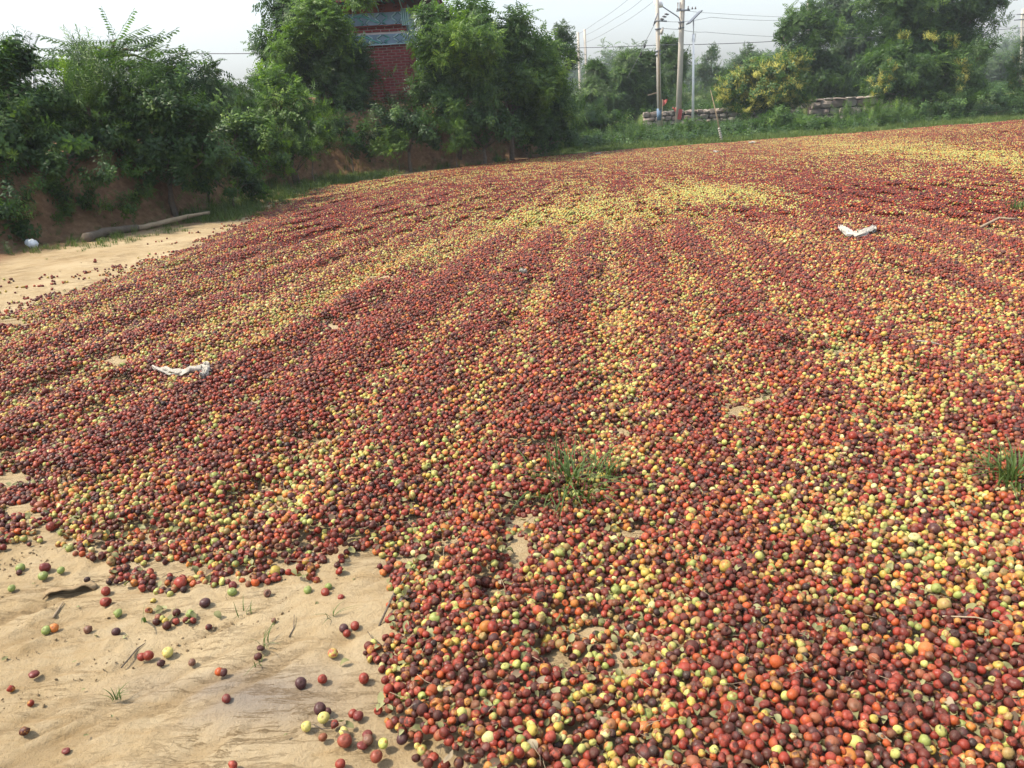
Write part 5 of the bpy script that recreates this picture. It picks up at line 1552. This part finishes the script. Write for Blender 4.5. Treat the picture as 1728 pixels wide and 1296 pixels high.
def undergrowth():
    # leafy ground cover on top of the bank and beyond the walls
    x = RG.uniform(-26, 9, 26000); y = RG.uniform(9, 40, 26000)
    bd, bs, _ = seg_dist(x, y, BANK); b = bd * bs
    k = (b > .75) & (b < 7) & (RG.random(len(x)) < smooth(.3, .55, fbm(x * .9, y * .9, 95, 3)))
    x, y = x[k], y[k]
    x2 = RG.uniform(4, 40, 12000); y2 = RG.uniform(38.2, 60, 12000)
    x = np.concatenate([x, x2]); y = np.concatenate([y, y2])
    x3 = RG.uniform(1.5, 36, 15000); y3 = RG.uniform(26.5, 38, 15000)
    fd, _, _ = seg_dist(x3, y3, FIELD + [FIELD[0]]); k = ~inside(x3, y3, FIELD) & (fd > .9) & (RG.random(len(x3)) < smooth(.36, .52, fbm(x3 * .7, y3 * .7, 98, 3)) * smooth(.9, 3, fd))
    x = np.concatenate([x, x3[k]]); y = np.concatenate([y, y3[k]])
    n = len(x); z = H(x, y) - .03
    ax = np.stack([RG.normal(0, .5, n), RG.normal(-.2, .5, n), np.ones(n)], -1)
    srcs = SPR['broad_mid'] + SPR['fine_mid'] + SPR['fine_dark'] + SPR['broad_dark']
    o = scatter('undergrowth', 'undergrowth_copies', srcs, np.stack([x, y, z], -1), euler_of(frames(ax, RG)), RG.uniform(.7, 1.4, n), RG.integers(0, len(srcs), n), {'lv': np.clip(RG.normal(.35, .2, n), 0, 1)})
    tag(o, 'tangled low greenery on top of the earth bank and behind the walls', 'undergrowth', kind='stuff')
    # dry litter and roots on the slope
    x = RG.uniform(-14, 6, 30000); y = RG.uniform(8, 28, 30000)
    bd, bs, _ = seg_dist(x, y, BANK); b = bd * bs
    k = (b > -.5) & (b < 1.0) & (RG.random(len(x)) < .25 * smooth(.45, .7, fbm(x * 1.6, y * 1.6, 96, 3)))
    x, y = x[k], y[k]; n = len(x); z = H(x, y) + .005
    ax = np.stack([RG.normal(.3, .6, n), RG.normal(-.3, .6, n), np.ones(n) * .7], -1)
    srcs = SPR['grass'] + SPR['fine_dark']
    o = scatter('slope_weeds', 'slope_copies', srcs, np.stack([x, y, z], -1), euler_of(frames(ax, RG)), RG.uniform(.3, .8, n), RG.integers(0, len(srcs), n), {'lv': np.clip(RG.normal(.4, .25, n), 0, 1)})
    tag(o, 'thin weeds and grass growing on the bare earth slope', 'weeds', kind='stuff')
undergrowth()

# ------------------------------------------------------------------ things lying about
def bent_log():
    a, b = G(143, 405), G(346, 366)
    a = G(146, 409); b = G(344, 370)
    o0 = a.copy(); v = b - a; n = 22
    V, Q, T = [], [], []
    side = Vector((-v.y, v.x, 0)).normalized()
    pts = []; rad = []
    rnd = random.Random(2)
    for i in range(n + 1):
        f = i / n
        pts.append(v * f + side * .16 * math.sin(f * 4.5) + Vector((0, 0, .055 + .02 * math.sin(f * 9) + .05 * f * f)))
        rad.append((.058 - .030 * f) * (1 + .12 * rnd.uniform(-1, 1)))
    t = empty('log', a); tag(t, 'long bent log lying between the mud and the bank, its bark half gone', 'log')
    def piece(name, i0, i1, mat, ex=0):
        vv, q, tt = tube_arrays(pts[i0:i1 + 1], [r + ex for r in rad[i0:i1 + 1]], 12)
        vv = np.array([tuple(p) for p in vv]); nn = fbm(vv[:, 0] * 14 + vv[:, 2] * 9, vv[:, 1] * 14, 77, 3) - .5
        vv[:, 2] += nn * .03; vv[:, 1] += nn * .012
        obj(name, npmesh(name, vv, [np.array(q), np.array(tt)]), M[mat], t)
    piece('bark', 0, 10, 'bark', .008); piece('bare_wood', 9, n, 'wood')
bent_log()

def bag():
    g = G(57, 418)
    V, F = ico(3); n = fbm(V[:, 0] * 6 + V[:, 2] * 5, V[:, 1] * 6, 12, 3)
    V = V * (.72 + .55 * n)[:, None]
    V[:, 0] *= .15; V[:, 1] *= .13; V[:, 2] *= .13
    tpiece = V.copy() * .8 + np.array((-.09, .07, .01))
    me = npmesh('plastic_bag', np.concatenate([V, tpiece]), [np.concatenate([F, F + len(V)])])
    o = obj('plastic_bag', me, M['plastic'], None, g + Vector((0, 0, .055))); tag(o, 'crumpled white plastic bag at the foot of the bank, left of the log', 'plastic bag')
bag()

def cloth_strip(name, label, px_pts, w0, w1, seed, lift=.035, strands=1, cat='cloth'):
    rnd = random.Random(seed); specs = []
    base = G(*px_pts[0]); V = []; F = []
    for s in range(strands):
        P3 = [G(*p) - base for p in px_pts]
        n = 26; prev = None
        for i in range(n + 1):
            f = i / n * (len(P3) - 1); k = min(int(f), len(P3) - 2); p = P3[k].lerp(P3[k + 1], f - k)
            p = p + Vector((rnd.uniform(-1, 1), rnd.uniform(-1, 1), 0)) * .006 + Vector((0, .018 * s - .01 * strands, 0)) * math.sin(i * .4 + s)
            gw = base + p
            z = Hs(gw.x, gw.y) + float(pile(np.array([gw.x]), np.array([gw.y]))[0]) + lift + .012 * math.sin(i * 1.1 + s * 2) + .006 * s
            tan = (P3[k + 1] - P3[k]).normalized(); sd = Vector((-tan.y, tan.x, 0))
            w = (w0 + (w1 - w0) * i / n) * (1 + .25 * math.sin(i * .9 + s)) * (.35 + .65 * min(1, 6 * (i / n) , 5 * (1 - i / n) + .3))
            m = 9
            for j in range(m):
                u = j / (m - 1) - .5
                V.append((p.x + sd.x * u * w, p.y + sd.y * u * w, z + .016 * math.sin(u * 14 + i * .35 + s) + .006 * rnd.uniform(-1, 1)))
            if i:
                o = s * (n + 1) * m + i * m
                for j in range(m - 1): F.append((o - m + j, o - m + j + 1, o + j + 1, o + j))
    V = np.array(V)
    me = npmesh(name, V, [np.array(F)])
    o = obj(name, me, M['cloth'], None, (base.x, base.y, 0))
    md = o.modifiers.new('thickness', 'SOLIDIFY'); md.thickness = .003
    tag(o, label, cat)
cloth_strip('cloth_strip', 'twisted white cloth strip with a loop at its end lying on the fruit at left', [(262, 637), (290, 640), (315, 643), (338, 642), (352, 640), (358, 646), (352, 653), (345, 660)], .012, .034, 3, .045, 3)
cloth_strip('cloth_rag', 'bent pale cloth rag lying on the fruit at right', [(1415, 398), (1424, 404), (1437, 410), (1450, 411), (1462, 405), (1475, 392)], .085, .10, 4, .060, 2)
cloth_strip('paper_scrap', 'small white scrap at the far edge of the fruit, left of the poles', [(1006, 264), (1013, 263)], .08, .1, 5, .05)
cloth_strip('paper_scrap', 'small white scrap on the fruit straight below the bamboo stick', [(1204, 261), (1212, 261)], .10, .1, 6, .06)
cloth_strip('paper_scrap', 'grey white scrap on the fruit right of the bamboo stick', [(1265, 246), (1272, 245)], .14, .12, 7, .07)
cloth_strip('paper_scrap', 'pale scrap in the middle of the dark red fruit', [(878, 472), (888, 472)], .03, .04, 8, .04)

def stick(name, label, pts, r, mat='wood', cat='stick', lift=.04):
    Q = [G(*p) for p in pts]; b = Q[0]
    out = []
    for k, q in enumerate(Q):
        z = Hs(q.x, q.y) + float(coverage(np.array([q.x]), np.array([q.y]))[0]) * (lift + float(pile(np.array([q.x]), np.array([q.y]))[0])) + r
        out.append(Vector((q.x - b.x, q.y - b.y, z)))
    o = obj(name, tubes(name, [(out, [r] * (len(out) - 1) + [r * .4])], 6), M[mat], None, (b.x, b.y, 0)); tag(o, label, cat)
stick('driftwood', 'grey bent stick lying on the fruit near the right edge', [(1654, 393), (1668, 386), (1684, 382), (1700, 384), (1722, 378)], .014)
stick('straw', 'thin pale straw bent like a hook on the fruit, right of the middle', [(1468, 575), (1476, 580), (1482, 584), (1470, 577)], .003, 'cloth', 'straw')
stick('straw', 'long pale straw on the fruit beside the small bare gap at right', [(1545, 598), (1570, 595), (1600, 600)], .004, 'cloth', 'straw')
stick('twig', 'thin twig lying at the left edge of the near heap', [(640, 1058), (665, 1020), (700, 968)], .004, 'bark', 'twig')
stick('twig', 'long fine twig on the dark red fruit at lower right', [(1585, 1072), (1640, 1078), (1690, 1092)], .0025, 'wood', 'twig')
stick('twig', 'short grey twig on the mud beside the mud hole', [(90, 1044), (99, 1030), (108, 1018)], .004, 'wood', 'twig', .0)
stick('twig', 'thin curved twig on the mud left of the heap', [(488, 1076), (496, 1062), (497, 1040)], .0018, 'bark', 'twig', .0)
stick('twig', 'forked dry stalk on the mud above the paired red fruit', [(205, 1128), (232, 1096), (246, 1086)], .0028, 'bark', 'twig', .0)
stick('twig', 'fine stalk beside the two fruit at the bottom of the mud', [(528, 1223), (545, 1231), (562, 1230)], .0015, 'bark', 'twig', .0)

def tuft(label, px, py, h, n, spread, seed, mat='grass', lean=.6, name='grass_tuft', w=.004, lift=.02, cat='grass tuft'):
    rnd = random.Random(seed); g = G(px, py); V = []; T = []
    for i in range(n):
        an = rnd.uniform(0, 6.28); r = rnd.uniform(0, spread)
        b = Vector((math.cos(an) * r, math.sin(an) * r, 0)); ln = h * rnd.uniform(.45, 1.1); le = rnd.uniform(.1, 1) * lean
        a2 = an + rnd.uniform(-.8, .8); d = Vector((math.cos(a2), math.sin(a2), 0)); s = Vector((-d.y, d.x, 0)); ww = w * rnd.uniform(.6, 1.3)
        o = len(V); seg = 5
        for k in range(seg + 1):
            f = k / seg; p = b + d * ln * le * f * f * 1.1 + Vector((0, 0, ln * f * (1 - .55 * le * f))); q = ww * (1 - f ** 2 * .9)
            V += [p - s * q + Vector((0, 0, q * .4)), p + s * q + Vector((0, 0, q * .4)), p]
        for k in range(seg):
            a = o + 3 * k
            T += [(a, a + 2, a + 5), (a, a + 5, a + 3), (a + 2, a + 1, a + 4), (a + 2, a + 4, a + 5)]
    lf = np.repeat([rnd.random() for _ in range(n)], 18)
    me = npmesh(name, np.array([tuple(v) for v in V]), [np.array(T)], {'lf': lf}, False)
    o = obj(name, me, M[mat], None, (g.x, g.y, Hs(g.x, g.y) + lift)); o['lv'] = .12; tag(o, label, cat)
tuft('grass tuft with tall blades growing through the fruit in the middle', 962, 828, .19, 120, .21, 3, lean=1.45, w=.0045, lift=.03)
tuft('fan of grass blades just right of the middle tuft', 1024, 814, .17, 30, .06, 4, lean=.8, w=.004)
tuft('dense grass tuft growing through the fruit at the right edge', 1706, 826, .17, 120, .13, 5, lean=1.35, lift=.045)
tuft('single upright blades between the fruit at right, below the straw', 1543, 640, .16, 5, .02, 6, lean=.1, w=.006)
tuft('small leafy sprout beside the upright blades at right', 1565, 645, .12, 7, .03, 7, lean=.3, w=.007)
tuft('round green grass tuft at the right edge, far back', 1716, 366, .24, 80, .12, 8, lean=.6, w=.006)
tuft('thin flat grass among the fruit above the straws', 1030, 414, .10, 26, .16, 9, lean=1.2)
tuft('flat grass among yellow fruit above the middle tuft', 985, 645, .10, 30, .18, 10, lean=1.2)
tuft('tiny grass sprout beside the mud crumbs at lower left', 196, 1182, .05, 14, .015, 11, lean=1.0, w=.0022, lift=0)
tuft('thin trailing grass on the mud right of the mud hole', 410, 1040, .07, 8, .03, 12, lean=1.3, w=.0018, lift=0)
tuft('small grass sprout on the mud in line with the lone yellow fruit', 445, 1090, .08, 8, .02, 13, lean=1.2, w=.0018, lift=0)
tuft('thin grass on the mud near the tip of the heap', 560, 1044, .08, 8, .02, 14, lean=1.3, w=.0018, lift=0)
tuft('broad green blade sticking up by the edge fruit on the mud', 244, 1050, .09, 2, .01, 15, lean=.8, w=.006, lift=0)
tuft('pale grass bits on the mud below the red pair', 440, 1120, .05, 7, .02, 16, lean=1.4, w=.0015, lift=0)
tuft('grass blades lying over the heap below the middle tuft', 945, 862, .14, 10, .03, 17, lean=1.5, w=.003)
tuft('lone grass sprout behind the middle tuft', 945, 722, .07, 10, .03, 18, lean=1.1)

# mud flake with a dark hole beneath
def flake():
    g = G(116, 1002); V = []; F = []
    n, m = 14, 7
    for i in range(n + 1):
        for j in range(m):
            u = i / n; v = j / (m - 1)
            x = (u - .5) * .17; y = v * .055 - .01
            z = .004 + .028 * math.sin(math.pi * u) ** .7 * (1 - v) + .004 * math.sin(u * 17 + v * 5)
            V.append((x + .01 * math.sin(v * 5), y + .012 * math.sin(u * 9), z))
    for i in range(n):
        for j in range(m - 1): F.append((i * m + j, (i + 1) * m + j, (i + 1) * m + j + 1, i * m + j + 1))
    me = npmesh('mud_flake', np.array(V), [np.array(F)])
    o = obj('mud_flake', me, plain('dry_mud', (.24, .175, .10), .95, .2, 20, .1, .5), None, (g.x, g.y, Hs(g.x, g.y)))
    o.rotation_euler = (0, 0, .25)
    md = o.modifiers.new('thickness', 'SOLIDIFY'); md.thickness = .005
    tag(o, 'curled flake of dried mud casting a dark shadow at left', 'mud flake')
flake()

# fallen leaves: crumpled, the largest one by one, the rest joined
def leaf_shape(seed):
    rg = random.Random(seed); V, F = [], []
    n = 6; ph = rg.uniform(0, 6); cu = rg.uniform(.15, .5)
    for i in range(n + 1):
        f = i / n; w = .30 * math.sin(math.pi * min(1, f * .95 + .03)) ** .8
        for j in (-1, 0, 1):
            V.append((f - .5, j * w, cu * (abs(j) * w) + .12 * math.sin(f * 5 + ph) + rg.uniform(-.03, .03)))
    for i in range(n):
        for j in range(2): F.append((i * 3 + j, i * 3 + j + 1, i * 3 + j + 4, i * 3 + j + 3))
    return V, F
def fallen():
    ms = []
    for k in range(6):
        V, F = leaf_shape(k)
        for mt in ('dry', 'wilted'):
            ms.append(npmesh('fallen_leaf', np.array(V), [np.array(F)], {'lf': np.full(len(V), .6)}, True, [M[mt]]))
    srcs = [source('fallen_leaf', m) for m in ms]
    n = 9000
    y = 1.1 + 9 * RG.random(n) ** 1.3; x = RG.uniform(-1, 1, n) * (y * .75 + .6)
    c = coverage(x, y); bare = c < .2
    k = in_view(x, y) & (RG.random(n) < np.where(bare, .06, .9)); x, y, c = x[k], y[k], c[k]; n = len(x)
    z = H(x, y) + c * (pile(x, y) + .028) + .004
    s = np.where(c < .2, RG.uniform(.008, .020, n), RG.uniform(.012, .040, n))
    ax = np.stack([RG.normal(0, .5, n), RG.normal(-.1, .5, n), np.ones(n)], -1); eu = euler_of(frames(ax, RG))
    idx = np.where(RG.random(n) < .93, RG.integers(0, 6, n) * 2, RG.integers(0, 6, n) * 2 + 1)
    lv = RG.random(n)
    px, py, pz = proj(x, y, z)
    vis = (px > 0) & (px < 1728) & (py < 1296)
    order = np.argsort(-np.where(vis, s / pz, 0))[:40]
    for q, i in enumerate(order):
        o = bpy.data.objects.new('fallen_leaf', ms[idx[i]]); COL.objects.link(o); o.location = (x[i], y[i], z[i]); o.rotation_euler = eu[i]; o.scale = (s[i],) * 3; o['lv'] = float(lv[i])
        green = idx[i] % 2 == 1
        hor = ['far left', 'left', 'left middle', 'middle', 'right middle', 'right', 'far right'][min(6, int(px[i] / 1728 * 7))]
        row = 'at the bottom edge' if py[i] > 1230 else 'in the near heap' if py[i] > 1100 else 'in the second band' if py[i] > 980 else 'below the middle tufts' if py[i] > 860 else 'beside the middle tufts'
        k_ = int(np.argmin(np.hypot(FRUIT_XY[:, 0] - x[i], FRUIT_XY[:, 1] - y[i])))
        tag(o, f"{'olive green wilted' if green else 'dry tan'} {'large ' if s[i] > .04 else ''}leaf on a {FRUIT_NAME[k_]} fruit {row}, {hor}", 'leaf', 'fallen leaves among the fruit')
    r = np.ones(n, bool); r[order] = False
    o = scatter('leaf_litter', 'leaf_copies', srcs, np.stack([x, y, z], -1)[r], eu[r], s[r], idx[r], {'lv': lv[r]})
    tag(o, 'small crumpled dry leaves and husks scattered among the fruit', 'leaf litter', kind='stuff')
    # short stalks and mud crumbs
    st = []
    sticks = []
    for k in range(7):
        rg = random.Random(k); p = [Vector((0, 0, 0))]
        for j in range(3): p.append(p[-1] + Vector((.33, rg.uniform(-.15, .15), rg.uniform(-.03, .09))))
        me = tubes('stalk', [([q - Vector((.5, 0, 0)) for q in p], .012)], 4); me.materials.append(M['wood' if k % 2 else 'bark']); sticks.append(source('stalk', me))
    n = 3000
    y = 1.1 + 7 * RG.random(n) ** 1.3; x = RG.uniform(-1, 1, n) * (y * .75 + .6); c = coverage(x, y)
    k = in_view(x, y) & (RG.random(n) < np.where(c < .2, .06, .8)); x, y, c = x[k], y[k], c[k]; n = len(x)
    z = H(x, y) + c * (pile(x, y) + .030) + .002
    ax = np.stack([RG.normal(0, .2, n), RG.normal(0, .2, n), np.ones(n)], -1)
    o = scatter('dry_stalks', 'stalk_copies', sticks, np.stack([x, y, z], -1), euler_of(frames(ax, RG)), np.where(c < .2, RG.uniform(.01, .045, n), RG.uniform(.02, .10, n)), RG.integers(0, 7, n), {})
    tag(o, 'fine dry stalks scattered among the fruit and on the mud', 'stalks', kind='stuff')
    cm = []
    for k in range(4):
        V, F = ico(1); rg = np.random.default_rng(k); V = V * rg.uniform(.6, 1.2, (len(V), 1)); V[:, 2] *= .6
        me = npmesh('mud_crumb', V, [F], None, False); me.materials.append(bpy.data.materials['dry_mud']); cm.append(source('mud_crumb', me))
    n = 30000
    y = 1.1 + 4.5 * RG.random(n) ** 1.4; x = RG.uniform(-1, .5, n) * (y * .8 + .6); c = coverage(x, y)
    u = x * math.cos(R(38)) + y * math.sin(R(38)); v = -x * math.sin(R(38)) + y * math.cos(R(38))
    k = in_view(x, y) & (c < .5) & (RG.random(n) < smooth(.44, .66, fbm(u * 1.5, v * 7, 97, 3))); x, y = x[k], y[k]; n = len(x)
    o = scatter('mud_crumbs', 'crumb_copies', cm, np.stack([x, y, H(x, y) - .001], -1), RG.uniform(-3, 3, (n, 3)), .003 + .014 * RG.random(n) ** 4, RG.integers(0, 4, n), {})
    tag(o, 'crumbs of dry mud scattered along the scraped tracks', 'mud crumbs', kind='stuff')
fallen()

# ------------------------------------------------------------------ the haze of the air
def haze():
    bm = bmesh.new(); box_bm(bm, Vector((0, 130, 10.5)), (304, 304, 24.0))
    t = NT('haze_air'); v = t.n('ShaderNodeVolumePrincipled')
    v.inputs['Color'].default_value = (.86, .93, 1.0, 1); v.inputs['Density'].default_value = HAZE; v.inputs['Anisotropy'].default_value = .0
    t.l(v.outputs[0], t.out.inputs['Volume'])
    o = obj('haze', bm_mesh('haze', bm), t.m); o['kind'] = 'stuff'; o['label'] = 'pale summer haze filling the air over the yard'
HAZE = 0.0008
haze()
